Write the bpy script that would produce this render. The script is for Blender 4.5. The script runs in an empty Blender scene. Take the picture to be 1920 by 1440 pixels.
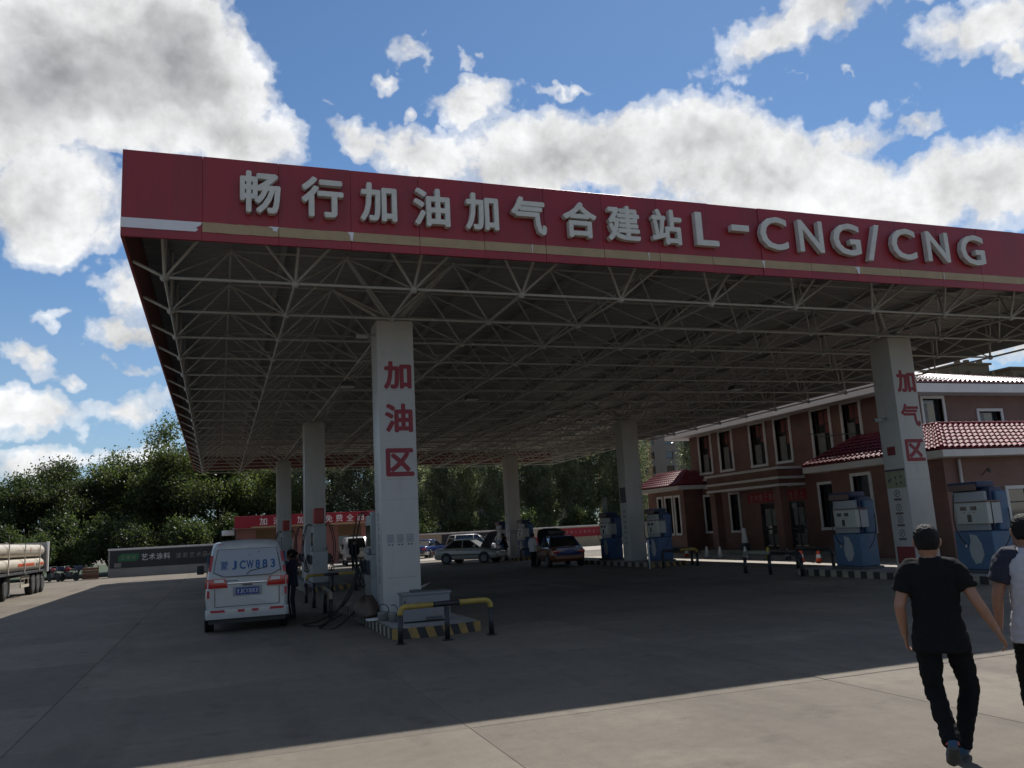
import bpy, bmesh, math, random
from mathutils import Vector, Matrix, Euler, noise
random.seed(7)
R_ = math.radians
PI = math.pi
scn = bpy.context.scene
COL = scn.collection

# ------------------------------------------------------------------ camera
cam = bpy.data.cameras.new('camera')
cam.sensor_fit = 'HORIZONTAL'; cam.sensor_width = 36.0
cam.lens = 36.0 * 1550.65 / 1920.0
cam.clip_start = 0.1; cam.clip_end = 6000
camo = bpy.data.objects.new('camera', cam); COL.objects.link(camo)
_r = Vector((0.94253018, -0.32990501, -0.05291069))
_u = Vector((-0.0081938, -0.18113267, 0.98342454))
_w = Vector((0.33402053, 0.92647377, 0.17342618))
camo.matrix_world = Matrix(((_r.x, _u.x, -_w.x, 0), (_r.y, _u.y, -_w.y, 0), (_r.z, _u.z, -_w.z, 1.85), (0, 0, 0, 1)))
scn.camera = camo

# ------------------------------------------------------------------ view, sun, sky
scn.view_settings.view_transform = 'Standard'
scn.view_settings.look = 'None'
scn.view_settings.exposure = 0.0
scn.view_settings.gamma = 1.0
scn.view_settings.use_curve_mapping = False

SUNV = Vector((0.57, 0.683, 1.0)).normalized()
SUN_EL = math.asin(SUNV.z); SUN_AZ = math.atan2(SUNV.x, SUNV.y)
sun = bpy.data.lights.new('sun', 'SUN')
sun.energy = 5.0; sun.angle = R_(0.53); sun.color = (1.0, 0.955, 0.90)
suno = bpy.data.objects.new('sun', sun); COL.objects.link(suno)
suno.rotation_euler = (-SUNV).to_track_quat('-Z', 'Y').to_euler()
suno.location = SUNV * 60

world = bpy.data.worlds.new('World'); scn.world = world
world.use_nodes = True
world.cycles.sampling_method = 'MANUAL'; world.cycles.sample_map_resolution = 256
cy = scn.cycles
cy.max_bounces = 6; cy.diffuse_bounces = 3; cy.glossy_bounces = 3; cy.transmission_bounces = 4; cy.transparent_max_bounces = 6
cy.caustics_reflective = False; cy.caustics_refractive = False
cy.use_adaptive_sampling = True; cy.adaptive_threshold = 0.02
cy.use_denoising = True; cy.sample_clamp_indirect = 6.0


def build_world():
    nt = world.node_tree; N = nt.nodes; L = nt.links
    N.clear()
    out = N.new('ShaderNodeOutputWorld')

    def math_(op, a, b=None, clamp=False):
        n = N.new('ShaderNodeMath'); n.operation = op; n.use_clamp = clamp
        for i, v in enumerate((a, b)):
            if v is None: continue
            if isinstance(v, (int, float)): n.inputs[i].default_value = v
            else: L.new(v, n.inputs[i])
        return n.outputs[0]

    def vmath(op, a, b=None, scale=None):
        n = N.new('ShaderNodeVectorMath'); n.operation = op
        for i, v in enumerate((a, b)):
            if v is None: continue
            if isinstance(v, (tuple, list, Vector)): n.inputs[i].default_value = v
            else: L.new(v, n.inputs[i])
        if scale is not None: n.inputs['Scale'].default_value = scale
        return n

    def noise_(vec, scale, detail, rough, dist=0.0):
        n = N.new('ShaderNodeTexNoise'); n.inputs['Scale'].default_value = scale
        n.inputs['Detail'].default_value = detail; n.inputs['Roughness'].default_value = rough
        n.inputs['Distortion'].default_value = dist
        L.new(vec, n.inputs['Vector'])
        return n

    def ramp(fac, stops, interp='EASE'):
        n = N.new('ShaderNodeValToRGB'); n.color_ramp.interpolation = interp
        e = n.color_ramp.elements
        while len(e) < len(stops): e.new(0.5)
        for el, (p, c) in zip(e, stops):
            el.position = p; el.color = c if len(c) == 4 else (*c, 1)
        L.new(fac, n.inputs[0])
        return n.outputs[0]

    tc = N.new('ShaderNodeTexCoord')
    d = vmath('NORMALIZE', tc.outputs['Generated']).outputs[0]
    sky = N.new('ShaderNodeTexSky'); sky.sky_type = 'NISHITA'
    sky.sun_disc = False; sky.sun_elevation = SUN_EL; sky.sun_rotation = SUN_AZ
    sky.altitude = 600; sky.air_density = 1.0; sky.dust_density = 0.12; sky.ozone_density = 3.5
    skyc = vmath('MULTIPLY', sky.outputs[0], (SKY_K[0], SKY_K[1], SKY_K[2])).outputs[0]

    # ragged directions: the cloud outlines are warped by turbulence
    w1 = noise_(d, 9.0, 3.0, 0.6); w2 = noise_(d, 42.0, 2.0, 0.6)
    o1 = vmath('SCALE', vmath('SUBTRACT', w1.outputs['Color'], (0.5, 0.5, 0.5)).outputs[0], None, 0.065).outputs[0]
    o2 = vmath('SCALE', vmath('SUBTRACT', w2.outputs['Color'], (0.5, 0.5, 0.5)).outputs[0], None, 0.04).outputs[0]
    dw = vmath('ADD', vmath('ADD', d, o1).outputs[0], o2).outputs[0]
    sep = N.new('ShaderNodeSeparateXYZ'); L.new(dw, sep.inputs[0])
    az = math_('ARCTAN2', sep.outputs['X'], sep.outputs['Y'])
    el = math_('ARCSINE', math_('MAXIMUM', math_('MINIMUM', sep.outputs['Z'], 0.999), -0.999))
    ae = N.new('ShaderNodeCombineXYZ'); L.new(az, ae.inputs[0]); L.new(el, ae.inputs[1])
    cur = None
    for (a0, e0, sa, se, rot) in CLOUDS:
        gf = 1.08; kf = 1.0 + 1.3 * max(0.0, (0.032 - se) / 0.032)
        m = N.new('ShaderNodeMapping'); m.vector_type = 'TEXTURE'
        m.inputs['Location'].default_value = (a0, e0, 0)
        m.inputs['Rotation'].default_value = (0, 0, rot)
        m.inputs['Scale'].default_value = (sa * gf, se * gf, 1)
        L.new(ae.outputs[0], m.inputs['Vector'])
        ln = vmath('LENGTH', m.outputs[0]).outputs['Value']
        # depth inside the cloud, in radians from its rim (small clouds stay thin)
        dep = math_('MULTIPLY', math_('SUBTRACT', 1.0, ln), min(sa, se) * gf * kf)
        cur = dep if cur is None else math_('MAXIMUM', cur, dep)
    def puff(vec, det):
        n1 = noise_(vec, 7.0, det, 0.62)
        return math_('MULTIPLY', math_('SUBTRACT', n1.outputs['Fac'], 0.5), 0.125)

    # pale air near the horizon
    s0 = N.new('ShaderNodeSeparateXYZ'); L.new(d, s0.inputs[0])
    hz = ramp(s0.outputs['Z'], [(0.0, (0.75,) * 3), (0.16, (0.28,) * 3), (0.32, (0, 0, 0))])
    hm = N.new('ShaderNodeMix'); hm.data_type = 'RGBA'
    L.new(hz, hm.inputs['Factor']); L.new(skyc, hm.inputs[6]); hm.inputs[7].default_value = (0.36, 0.46, 0.56, 1)
    skyc = hm.outputs[2]

    def cloudy(dens, lit, warm=1.0):
        alpha = ramp(math_('MULTIPLY', math_('ADD', dens, 0.005), 34.0), [(0.0, (0, 0, 0)), (0.35, (0.5,) * 3), (0.85, (1, 1, 1))])
        thick = math_('MULTIPLY', math_('SUBTRACT', dens, 0.006), 10.0)
        thick = math_('MULTIPLY', thick, math_('ADD', math_('MULTIPLY', w1.outputs['Fac'], 1.8), 0.05), True)
        body = ramp(thick, [(0.0, (0.84, 0.85, 0.86)), (0.25, (0.76, 0.765, 0.77)), (0.6, (0.53, 0.535, 0.545)), (1.0, (0.36, 0.365, 0.385))])
        colr = body if warm == 1.0 else vmath('MULTIPLY', body, (0.92, 0.88, 0.80)).outputs[0]
        if lit is not None:
            lf = math_('ADD', math_('MULTIPLY', lit, 16.0), 1.03)
            lf = math_('MAXIMUM', math_('MINIMUM', lf, 1.75), 0.66)
            cl = vmath('SCALE', body); L.new(lf, cl.inputs['Scale']); colr = cl.outputs[0]
        mx = N.new('ShaderNodeMix'); mx.data_type = 'RGBA'
        L.new(alpha, mx.inputs['Factor']); L.new(skyc, mx.inputs[6]); L.new(colr, mx.inputs[7])
        b = N.new('ShaderNodeBackground'); L.new(mx.outputs[2], b.inputs['Color']); b.inputs['Strength'].default_value = 1.0
        return b

    p0 = puff(d, 7.0)
    p1 = puff(vmath('ADD', d, tuple(SUNV * 0.03)).outputs[0], 7.0)
    bg_a = cloudy(math_('ADD', cur, p0), math_('SUBTRACT', p0, p1))
    # beyond the picture scattered cumulus goes on, thinned and warm-tinted to steer ambient light
    gen = noise_(vmath('MULTIPLY', d, (1, 1, 1.7)).outputs[0], 3.3, 5.0, 0.6)
    bg_b = cloudy(math_('MULTIPLY', math_('SUBTRACT', gen.outputs['Fac'], 0.548), 0.5), None, 0.9)
    c0 = (math.sin(0.36) * math.cos(0.25), math.cos(0.36) * math.cos(0.25), math.sin(0.25))
    dt = vmath('DOT_PRODUCT', d, c0).outputs['Value']
    far = math_('MULTIPLY', math_('SUBTRACT', 0.76, dt), 12.0, True)
    ms = N.new('ShaderNodeMixShader'); L.new(far, ms.inputs[0]); L.new(bg_a.outputs[0], ms.inputs[1]); L.new(bg_b.outputs[0], ms.inputs[2])
    L.new(ms.outputs[0], out.inputs[0])


SKY_K = (0.080, 0.094, 0.101)
CLOUDS = [(-0.177, 0.49, 0.223, 0.098, 0.29), (-0.053, 0.526, 0.102, 0.085, -0.21), (0.003, 0.469, 0.116, 0.044, -0.34), (-0.176, 0.368, 0.093, 0.06, 0.12), (-0.205, 0.53, 0.173, 0.07, 0.17), (0.444, 0.433, 0.198, 0.058, 0.0), (0.599, 0.432, 0.138, 0.050, -0.17), (0.681, 0.384, 0.135, 0.065, -0.19), (0.776, 0.41, 0.056, 0.031, -0.06), (0.178, 0.456, 0.062, 0.023, -0.39), (0.252, 0.442, 0.082, 0.036, -0.03), (0.896, 0.336, 0.089, 0.047, -0.03), (0.819, 0.317, 0.063, 0.023, -0.22), (0.79, 0.546, 0.115, 0.033, 0.12), (0.715, 0.534, 0.055, 0.026, 0.09), (0.914, 0.483, 0.067, 0.028, -0.07), (0.951, 0.447, 0.025, 0.017, 0.04), (0.24, 0.562, 0.034, 0.015, -0.21), (0.21, 0.539, 0.023, 0.009, -0.2), (0.313, 0.551, 0.009, 0.013, 0.25), (0.33, 0.564, 0.008, 0.008, -0.32), (0.24, 0.494, 0.008, 0.011, -0.46), (0.321, 0.508, 0.052, 0.021, 0.1), (0.437, 0.516, 0.052, 0.01, -0.09), (0.848, 0.405, 0.022, 0.01, -0.08), (0.772, 0.471, 0.009, 0.007, -0.23), (0.119, 0.513, 0.009, 0.003, 0.05), (0.718, 0.474, 0.009, 0.003, -0.21), (-0.101, 0.288, 0.042, 0.028, -0.12), (-0.092, 0.242, 0.033, 0.016, -0.14), (-0.172, 0.247, 0.017, 0.005, 0.3), (-0.197, 0.202, 0.038, 0.012, -0.3), (-0.088, 0.198, 0.025, 0.009, -0.44), (-0.143, 0.184, 0.015, 0.009, 0.03), (-0.187, 0.147, 0.087, 0.02, 0.02), (-0.095, 0.151, 0.061, 0.021, 0.2), (-0.151, 0.102, 0.023, 0.005, -0.01), (-0.194, 0.089, 0.034, 0.012, -0.01), (-0.05, 0.098, 0.068, 0.012, -0.02), (0.894, 0.149, 0.056, 0.017, -0.05), (0.464, 0.087, 0.038, 0.025, -0.07), (0.824, 0.154, 0.041, 0.017, -0.14)]
build_world()

# ------------------------------------------------------------------ helpers
def mat(name, col, rough=0.6, metal=0.0, var=0.0, scale=6.0, bump=0.0, bscale=40.0, spec=0.5, rnd=0.0, stretch=None, coat=0.0, dirt=None, dscale=2.0, dlo=0.5, dhi=0.7):
    m = bpy.data.materials.new(name); m.use_nodes = True
    nt = m.node_tree; N = nt.nodes; L = nt.links
    b = N['Principled BSDF']
    b.inputs['Base Color'].default_value = (*col, 1); b.inputs['Roughness'].default_value = rough
    b.inputs['Metallic'].default_value = metal; b.inputs['Specular IOR Level'].default_value = spec
    if coat: b.inputs['Coat Weight'].default_value = coat; b.inputs['Coat Roughness'].default_value = 0.08
    tc = N.new('ShaderNodeTexCoord'); vec = tc.outputs['Object']
    if stretch:
        mp = N.new('ShaderNodeMapping'); mp.inputs['Scale'].default_value = stretch
        L.new(vec, mp.inputs[0]); vec = mp.outputs[0]
    color = None
    if var or rnd:
        hs = N.new('ShaderNodeHueSaturation'); hs.inputs['Color'].default_value = (*col, 1)
        val = None
        if var:
            n = N.new('ShaderNodeTexNoise'); n.inputs['Scale'].default_value = scale; n.inputs['Detail'].default_value = 6
            n.inputs['Roughness'].default_value = 0.6
            L.new(vec, n.inputs['Vector'])
            mr = N.new('ShaderNodeMapRange'); mr.inputs[1].default_value = 0.3; mr.inputs[2].default_value = 0.7
            mr.inputs[3].default_value = 1 - var; mr.inputs[4].default_value = 1 + var
            L.new(n.outputs['Fac'], mr.inputs[0]); val = mr.outputs[0]
        if rnd:
            oi = N.new('ShaderNodeObjectInfo')
            mr2 = N.new('ShaderNodeMapRange'); mr2.inputs[3].default_value = 1 - rnd; mr2.inputs[4].default_value = 1 + rnd
            L.new(oi.outputs['Random'], mr2.inputs[0])
            if val is not None:
                mm = N.new('ShaderNodeMath'); mm.operation = 'MULTIPLY'
                L.new(val, mm.inputs[0]); L.new(mr2.outputs[0], mm.inputs[1]); val = mm.outputs[0]
            else: val = mr2.outputs[0]
        L.new(val, hs.inputs['Value']); color = hs.outputs[0]
    if dirt:
        n = N.new('ShaderNodeTexNoise'); n.inputs['Scale'].default_value = dscale; n.inputs['Detail'].default_value = 8
        n.inputs['Roughness'].default_value = 0.65
        L.new(vec, n.inputs['Vector'])
        mr = N.new('ShaderNodeMapRange'); mr.inputs[1].default_value = dlo; mr.inputs[2].default_value = dhi
        L.new(n.outputs['Fac'], mr.inputs[0])
        mx = N.new('ShaderNodeMix'); mx.data_type = 'RGBA'
        L.new(mr.outputs[0], mx.inputs['Factor'])
        if color is not None: L.new(color, mx.inputs[6])
        else: mx.inputs[6].default_value = (*col, 1)
        mx.inputs[7].default_value = (*dirt, 1)
        color = mx.outputs[2]
    if color is not None: L.new(color, b.inputs['Base Color'])
    if bump:
        n = N.new('ShaderNodeTexNoise'); n.inputs['Scale'].default_value = bscale; n.inputs['Detail'].default_value = 5
        L.new(vec, n.inputs['Vector'])
        bp = N.new('ShaderNodeBump'); bp.inputs['Strength'].default_value = bump; bp.inputs['Distance'].default_value = 0.02
        L.new(n.outputs['Fac'], bp.inputs['Height']); L.new(bp.outputs[0], b.inputs['Normal'])
    return m


class MB:
    """collects shapes for one mesh"""
    def __init__(self): self.v = []; self.f = []; self.smooth = []

    def add(self, vs, fs, smooth=False):
        o = len(self.v); self.v += [tuple(p) for p in vs]
        self.f += [tuple(i + o for i in f) for f in fs]; self.smooth += [smooth] * len(fs)
        return self

    def box(self, x0, x1, y0, y1, z0, z1):
        return self.add([(x0, y0, z0), (x1, y0, z0), (x1, y1, z0), (x0, y1, z0), (x0, y0, z1), (x1, y0, z1), (x1, y1, z1), (x0, y1, z1)],
                        [(0, 3, 2, 1), (4, 5, 6, 7), (0, 1, 5, 4), (1, 2, 6, 5), (2, 3, 7, 6), (3, 0, 4, 7)])

    def cbox(self, x, y, z, sx, sy, sz): return self.box(x - sx / 2, x + sx / 2, y - sy / 2, y + sy / 2, z - sz / 2, z + sz / 2)

    def tube(self, pts, r, n=8, cap=True, smooth=True):
        pts = [Vector(p) for p in pts]; rs = r if isinstance(r, (list, tuple)) else [r] * len(pts)
        vs = []; fs = []
        up = Vector((0, 0, 1)); prevx = None
        for i, p in enumerate(pts):
            t = (pts[min(i + 1, len(pts) - 1)] - pts[max(i - 1, 0)])
            if t.length < 1e-9: t = Vector((0, 0, 1))
            t.normalize()
            if prevx is None:
                a = Vector((1, 0, 0)) if abs(t.x) < 0.9 else Vector((0, 1, 0))
                x = (a - t * a.dot(t)).normalized()
            else:
                x = prevx - t * prevx.dot(t)
                x = x.normalized() if x.length > 1e-6 else prevx
            prevx = x; y = t.cross(x)
            for k in range(n):
                a = 2 * PI * k / n
                vs.append(p + (x * math.cos(a) + y * math.sin(a)) * rs[i])
        for i in range(len(pts) - 1):
            for k in range(n):
                k2 = (k + 1) % n
                fs.append((i * n + k, i * n + k2, (i + 1) * n + k2, (i + 1) * n + k))
        self.add(vs, fs, smooth)
        if cap:
            o = len(self.v) - len(vs)
            self.f.append(tuple(o + k for k in reversed(range(n)))); self.smooth.append(False)
            self.f.append(tuple(o + (len(pts) - 1) * n + k for k in range(n))); self.smooth.append(False)
        return self

    def prism(self, poly, axis, a0, a1):
        """poly of 2D points extruded along axis 'x','y' or 'z' (poly in the other two, in order)"""
        n = len(poly)
        def P(p, a):
            return {'x': (a, p[0], p[1]), 'y': (p[0], a, p[1]), 'z': (p[0], p[1], a)}[axis]
        vs = [P(p, a0) for p in poly] + [P(p, a1) for p in poly]
        fs = [tuple(range(n)), tuple(reversed(range(n, 2 * n)))]
        fs += [(i, i + n, (i + 1) % n + n, (i + 1) % n) for i in range(n)]
        return self.add(vs, fs)

    def loft(self, rings, cap=True, smooth=True, closed=True):
        n = len(rings[0]); vs = [p for r in rings for p in r]; fs = []
        for i in range(len(rings) - 1):
            for k in range(n if closed else n - 1):
                k2 = (k + 1) % n
                fs.append((i * n + k, i * n + k2, (i + 1) * n + k2, (i + 1) * n + k))
        self.add(vs, fs, smooth)
        if cap:
            o = len(self.v) - len(vs)
            self.f.append(tuple(o + k for k in reversed(range(n)))); self.smooth.append(False)
            self.f.append(tuple(o + (len(rings) - 1) * n + k for k in range(n))); self.smooth.append(False)
        return self

    def sphere(self, c, r, n=10, m=7):
        rr = r if isinstance(r, (list, tuple)) else (r, r, r)
        vs = []; fs = []
        for i in range(m + 1):
            t = PI * i / m
            for k in range(n):
                a = 2 * PI * k / n
                vs.append((c[0] + rr[0] * math.sin(t) * math.cos(a), c[1] + rr[1] * math.sin(t) * math.sin(a), c[2] + rr[2] * math.cos(t)))
        for i in range(m):
            for k in range(n):
                k2 = (k + 1) % n
                fs.append((i * n + k, (i + 1) * n + k, (i + 1) * n + k2, i * n + k2))
        return self.add(vs, fs, True)

    def mesh(self, name, m, bevel=0.0, seg=2, fixn=True):
        me = bpy.data.meshes.new(name); me.from_pydata(self.v, [], self.f)
        me.polygons.foreach_set('use_smooth', self.smooth)
        if bevel or fixn:
            bm = bmesh.new(); bm.from_mesh(me)
            if fixn: bmesh.ops.recalc_face_normals(bm, faces=bm.faces)
            if bevel:
                es = [e for e in bm.edges if len(e.link_faces) == 2 and e.calc_face_angle(0) > 0.6]
                bmesh.ops.bevel(bm, geom=es, offset=bevel, segments=seg, affect='EDGES', profile=0.7, clamp_overlap=True)
                for f in bm.faces: f.smooth = True
            bm.to_mesh(me); bm.free()
            if bevel:
                try: me.set_sharp_from_angle(angle=R_(32))
                except Exception: pass
        ms = m if isinstance(m, (list, tuple)) else [m]
        for x in ms: me.materials.append(x)
        me.update()
        return me

    def build(self, name, m, parent=None, bevel=0.0, seg=2, loc=None):
        o = bpy.data.objects.new(name, self.mesh(name, m, bevel, seg)); COL.objects.link(o)
        if parent: o.parent = parent
        if loc: o.location = loc
        return o


def obj(name, me, parent=None, loc=None, rot=None, scale=None):
    o = bpy.data.objects.new(name, me); COL.objects.link(o)
    if parent: o.parent = parent
    if loc is not None: o.location = loc
    if rot is not None: o.rotation_euler = rot
    if scale is not None: o.scale = scale
    return o


def tag(o, label=None, cat=None, group=None, kind=None):
    if label: o['label'] = label
    if cat: o['category'] = cat
    if group: o['group'] = group
    if kind: o['kind'] = kind
    return o


def empty(name, loc=(0, 0, 0), rz=0.0, label=None, cat=None, group=None):
    o = bpy.data.objects.new(name, None); COL.objects.link(o); o.empty_display_size = 0.3
    o.location = loc; o.rotation_euler = (0, 0, rz)
    return tag(o, label, cat, group)


def copy_tree(o, parent=None):
    c = o.copy(); COL.objects.link(c); c.parent = parent
    for ch in list(KIDS.get(o.name, [])) or [x for x in bpy.data.objects if x.parent == o]:
        copy_tree(ch, c)
    return c
KIDS = {}


def text_mesh(s, width=None, height=None, bold=0.0, extrude=0.0, name='lettering', m=None, bevel=0.0):
    """glyph outlines as a mesh in the XZ plane, centred, facing -Y, scaled to width x height"""
    cu = bpy.data.curves.new(name, 'FONT'); cu.body = s; cu.size = 1.0
    cu.extrude = 0.0; cu.resolution_u = 3; cu.fill_mode = 'BOTH'
    if extrude: cu.extrude = 0.5; cu.bevel_depth = 0.0
    t = bpy.data.objects.new('tmp_text', cu); COL.objects.link(t)
    dg = bpy.context.evaluated_depsgraph_get(); dg.update()
    me = bpy.data.meshes.new_from_object(t.evaluated_get(dg))
    bpy.data.objects.remove(t); bpy.data.curves.remove(cu)
    xs = [v.co.x for v in me.vertices]; ys = [v.co.y for v in me.vertices]
    if not xs: return me
    cx, cy = (min(xs) + max(xs)) / 2, (min(ys) + max(ys)) / 2
    w, h = max(xs) - min(xs), max(ys) - min(ys)
    sx = sy = None
    if width: sx = width / w
    if height: sy = height / h
    if sx is None: sx = sy
    if sy is None: sy = sx
    for v in me.vertices:
        x, y, z = v.co
        v.co = ((x - cx) * sx, -z * extrude if extrude else 0.0, (y - cy) * sy)
    if bold:
        src = [v.co.copy() for v in me.vertices]; fs = [tuple(p.vertices) for p in me.polygons]
        bpy.data.meshes.remove(me); mb = MB()
        bx, bz = bold * sx, bold * sy
        k = 0
        for dx, dz in ((-1, 0), (1, 0), (0, 1), (0, -1), (-.7, -.7), (.7, .7), (-.7, .7), (.7, -.7)):
            kx = (w * sx) / (w * sx + 2 * bx); kz = (h * sy) / (h * sy + 2 * bz)
            mb.add([((c.x + dx * bx) * kx, c.y - 0.0006 * k, (c.z + dz * bz) * kz) for c in src], fs); k += 1
        me = mb.mesh(name, m, fixn=False)
    me.materials.clear()
    if m: me.materials.append(m)
    me.name = name
    return me

# ------------------------------------------------------------------ materials
M = {}
M['concrete'] = mat('concrete', (0.155, 0.145, 0.128), 0.85, var=0.16, scale=0.55, bump=0.35, bscale=70, rnd=0.11, dirt=(0.085, 0.080, 0.073), dscale=0.9, dlo=0.52, dhi=0.78)
M['joint'] = mat('joint_filler', (0.125, 0.11, 0.09), 0.95, var=0.2)
M['earth'] = mat('earth', (0.16, 0.14, 0.11), 0.95, var=0.25, scale=0.15, bump=0.3, dirt=(0.06, 0.075, 0.03), dscale=0.1)
M['grass'] = mat('grass', (0.035, 0.055, 0.018), 0.9, var=0.35, scale=0.8)
M['red'] = mat('red_panel', (0.29, 0.022, 0.030), 0.40, var=0.10, scale=1.6, rnd=0.07, stretch=(2.2, 2.2, 0.25), dirt=(0.20, 0.03, 0.035), dscale=1.3, dlo=0.5, dhi=0.8)
M['gold'] = mat('gold_film', (0.38, 0.275, 0.15), 0.5, var=0.12, scale=3)
M['filmwhite'] = mat('film_backing', (0.72, 0.70, 0.72), 0.6, var=0.05)
M['letter'] = mat('letter_face', (0.62, 0.60, 0.54), 0.55, var=0.08, scale=5, dirt=(0.36, 0.34, 0.30), dscale=3, dlo=0.55, dhi=0.8)
M['steel'] = mat('white_steel', (0.44, 0.445, 0.435), 0.45, var=0.08, scale=3, dirt=(0.26, 0.23, 0.19), dscale=2.2, dlo=0.55, dhi=0.8)
M['deck'] = mat('deck_sheet', (0.30, 0.305, 0.30), 0.5, metal=0.0, var=0.06, scale=0.6)
M['colwhite'] = mat('column_panel', (0.46, 0.44, 0.41), 0.38, var=0.05, scale=1.5, dirt=(0.30, 0.285, 0.26), dscale=1.5, dlo=0.52, dhi=0.80, stretch=(1, 1, 0.5))
M['colred'] = mat('column_lettering', (0.25, 0.013, 0.026), 0.5, var=0.06)
M['black'] = mat('black_paint', (0.018, 0.018, 0.02), 0.45, var=0.2, scale=8)
M['rubber'] = mat('rubber', (0.02, 0.02, 0.02), 0.8, var=0.25, scale=10)
M['yellow'] = mat('yellow_paint', (0.36, 0.25, 0.05), 0.5, var=0.12, scale=5, dirt=(0.22, 0.15, 0.05), dscale=4, dlo=0.55, dhi=0.75)
M['hazyellow'] = mat('kerb_yellow', (0.31, 0.19, 0.055), 0.65, var=0.15, scale=6, dirt=(0.16, 0.12, 0.06), dscale=5, dlo=0.5, dhi=0.8)
M['kerbwhite'] = mat('kerb_white', (0.30, 0.27, 0.20), 0.7, var=0.15, scale=6, dirt=(0.16, 0.14, 0.12), dscale=5, dlo=0.5, dhi=0.8)
M['islandtop'] = mat('island_concrete', (0.26, 0.245, 0.22), 0.85, var=0.15, scale=2, bump=0.2, bscale=50)
M['cabinet'] = mat('cabinet_grey', (0.20, 0.195, 0.2), 0.45, var=0.06, dirt=(0.2, 0.14, 0.1), dscale=2.3, dlo=0.56, dhi=0.72)
M['brick'] = None
M['white_trim'] = mat('white_trim', (0.66, 0.62, 0.60), 0.6, var=0.06, scale=2)
M['glass'] = mat('window_glass', (0.03, 0.033, 0.036), 0.05, spec=1.0)
M['frame_dark'] = mat('window_bar', (0.03, 0.03, 0.035), 0.5)
M['curtain'] = mat('red_curtain', (0.26, 0.09, 0.08), 0.9, var=0.2, scale=4)  # reddish reflection in the panes, painted as a colour
M['curtain2'] = mat('grey_curtain', (0.24, 0.235, 0.22), 0.9, var=0.2, scale=4)  # grey painted for reflections in the panes, also used for notice paper
M['tile'] = mat('roof_tile', (0.24, 0.05, 0.062), 0.40, var=0.16, scale=3, spec=1.0, coat=1.0)
M['tile'].node_tree.nodes['Principled BSDF'].inputs['Coat Roughness'].default_value = 0.38
M['tile2'] = mat('skirt_tile', (0.20, 0.035, 0.046), 0.58, var=0.25, scale=3, spec=0.12)
M['chrome'] = mat('chrome', (0.7, 0.7, 0.72), 0.15, metal=1.0)
M['aluminium'] = mat('aluminium', (0.55, 0.55, 0.55), 0.35, metal=0.8)
M['banner'] = mat('red_banner', (0.30, 0.015, 0.03), 0.7, var=0.08)
M['bannertxt'] = mat('banner_lettering', (0.36, 0.17, 0.15), 0.7)
M['poster'] = mat('poster_red', (0.20, 0.03, 0.035), 0.7, var=0.2, scale=12)
M['white'] = mat('white_paint', (0.74, 0.74, 0.73), 0.45, var=0.04)
M['grey'] = mat('grey_paint', (0.28, 0.28, 0.28), 0.5, var=0.06)
M['darkgrey'] = mat('dark_grey', (0.07, 0.07, 0.075), 0.6, var=0.1)
M['blue'] = mat('blue_paint', (0.026, 0.075, 0.18), 0.42, var=0.08, scale=4, dirt=(0.05, 0.08, 0.13), dscale=3, dlo=0.55, dhi=0.8)
M['bluedark'] = mat('dark_blue_paint', (0.012, 0.022, 0.065), 0.45, var=0.08, scale=4)
M['beige'] = mat('beige_panel', (0.50, 0.48, 0.42), 0.5, var=0.05)
M['orange'] = mat('orange_plastic', (0.62, 0.085, 0.03), 0.5, var=0.08)


def facade_mat(name, c1, c2, mortar, w, h, rough=0.6):
    m = bpy.data.materials.new(name); m.use_nodes = True
    nt = m.node_tree; N = nt.nodes; L = nt.links; b = N['Principled BSDF']
    b.inputs['Roughness'].default_value = rough
    tc = N.new('ShaderNodeTexCoord'); sp = N.new('ShaderNodeSeparateXYZ'); L.new(tc.outputs['Object'], sp.inputs[0])
    ad = N.new('ShaderNodeMath'); ad.operation = 'ADD'; L.new(sp.outputs[0], ad.inputs[0]); L.new(sp.outputs[1], ad.inputs[1])
    cb = N.new('ShaderNodeCombineXYZ'); L.new(ad.outputs[0], cb.inputs[0]); L.new(sp.outputs[2], cb.inputs[1])
    br = N.new('ShaderNodeTexBrick'); br.inputs['Color1'].default_value = (*c1, 1); br.inputs['Color2'].default_value = (*c2, 1)
    br.inputs['Mortar'].default_value = (*mortar, 1); br.inputs['Scale'].default_value = 1.0
    br.inputs['Mortar Size'].default_value = 0.006; br.inputs['Brick Width'].default_value = w; br.inputs['Row Height'].default_value = h
    L.new(cb.outputs[0], br.inputs['Vector'])
    n = N.new('ShaderNodeTexNoise'); n.inputs['Scale'].default_value = 0.8; n.inputs['Detail'].default_value = 6
    L.new(tc.outputs['Object'], n.inputs['Vector'])
    mr = N.new('ShaderNodeMapRange'); mr.inputs[1].default_value = 0.3; mr.inputs[2].default_value = 0.7; mr.inputs[3].default_value = 0.8; mr.inputs[4].default_value = 1.2
    L.new(n.outputs['Fac'], mr.inputs[0])
    hs = N.new('ShaderNodeHueSaturation'); L.new(br.outputs['Color'], hs.inputs['Color']); L.new(mr.outputs[0], hs.inputs['Value'])
    L.new(hs.outputs[0], b.inputs['Base Color'])
    bp = N.new('ShaderNodeBump'); bp.inputs['Strength'].default_value = 0.3; bp.inputs['Distance'].default_value = 0.01
    L.new(br.outputs['Fac'], bp.inputs['Height']); bp.invert = True; L.new(bp.outputs[0], b.inputs['Normal'])
    return m


M['brick'] = facade_mat('facade_tile', (0.175, 0.085, 0.066), (0.195, 0.095, 0.074), (0.12, 0.065, 0.052), 0.8, 0.4)
M['brickpink'] = facade_mat('wash_tile', (0.30, 0.135, 0.115), (0.33, 0.15, 0.125), (0.2, 0.1, 0.09), 0.6, 0.3)


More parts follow.
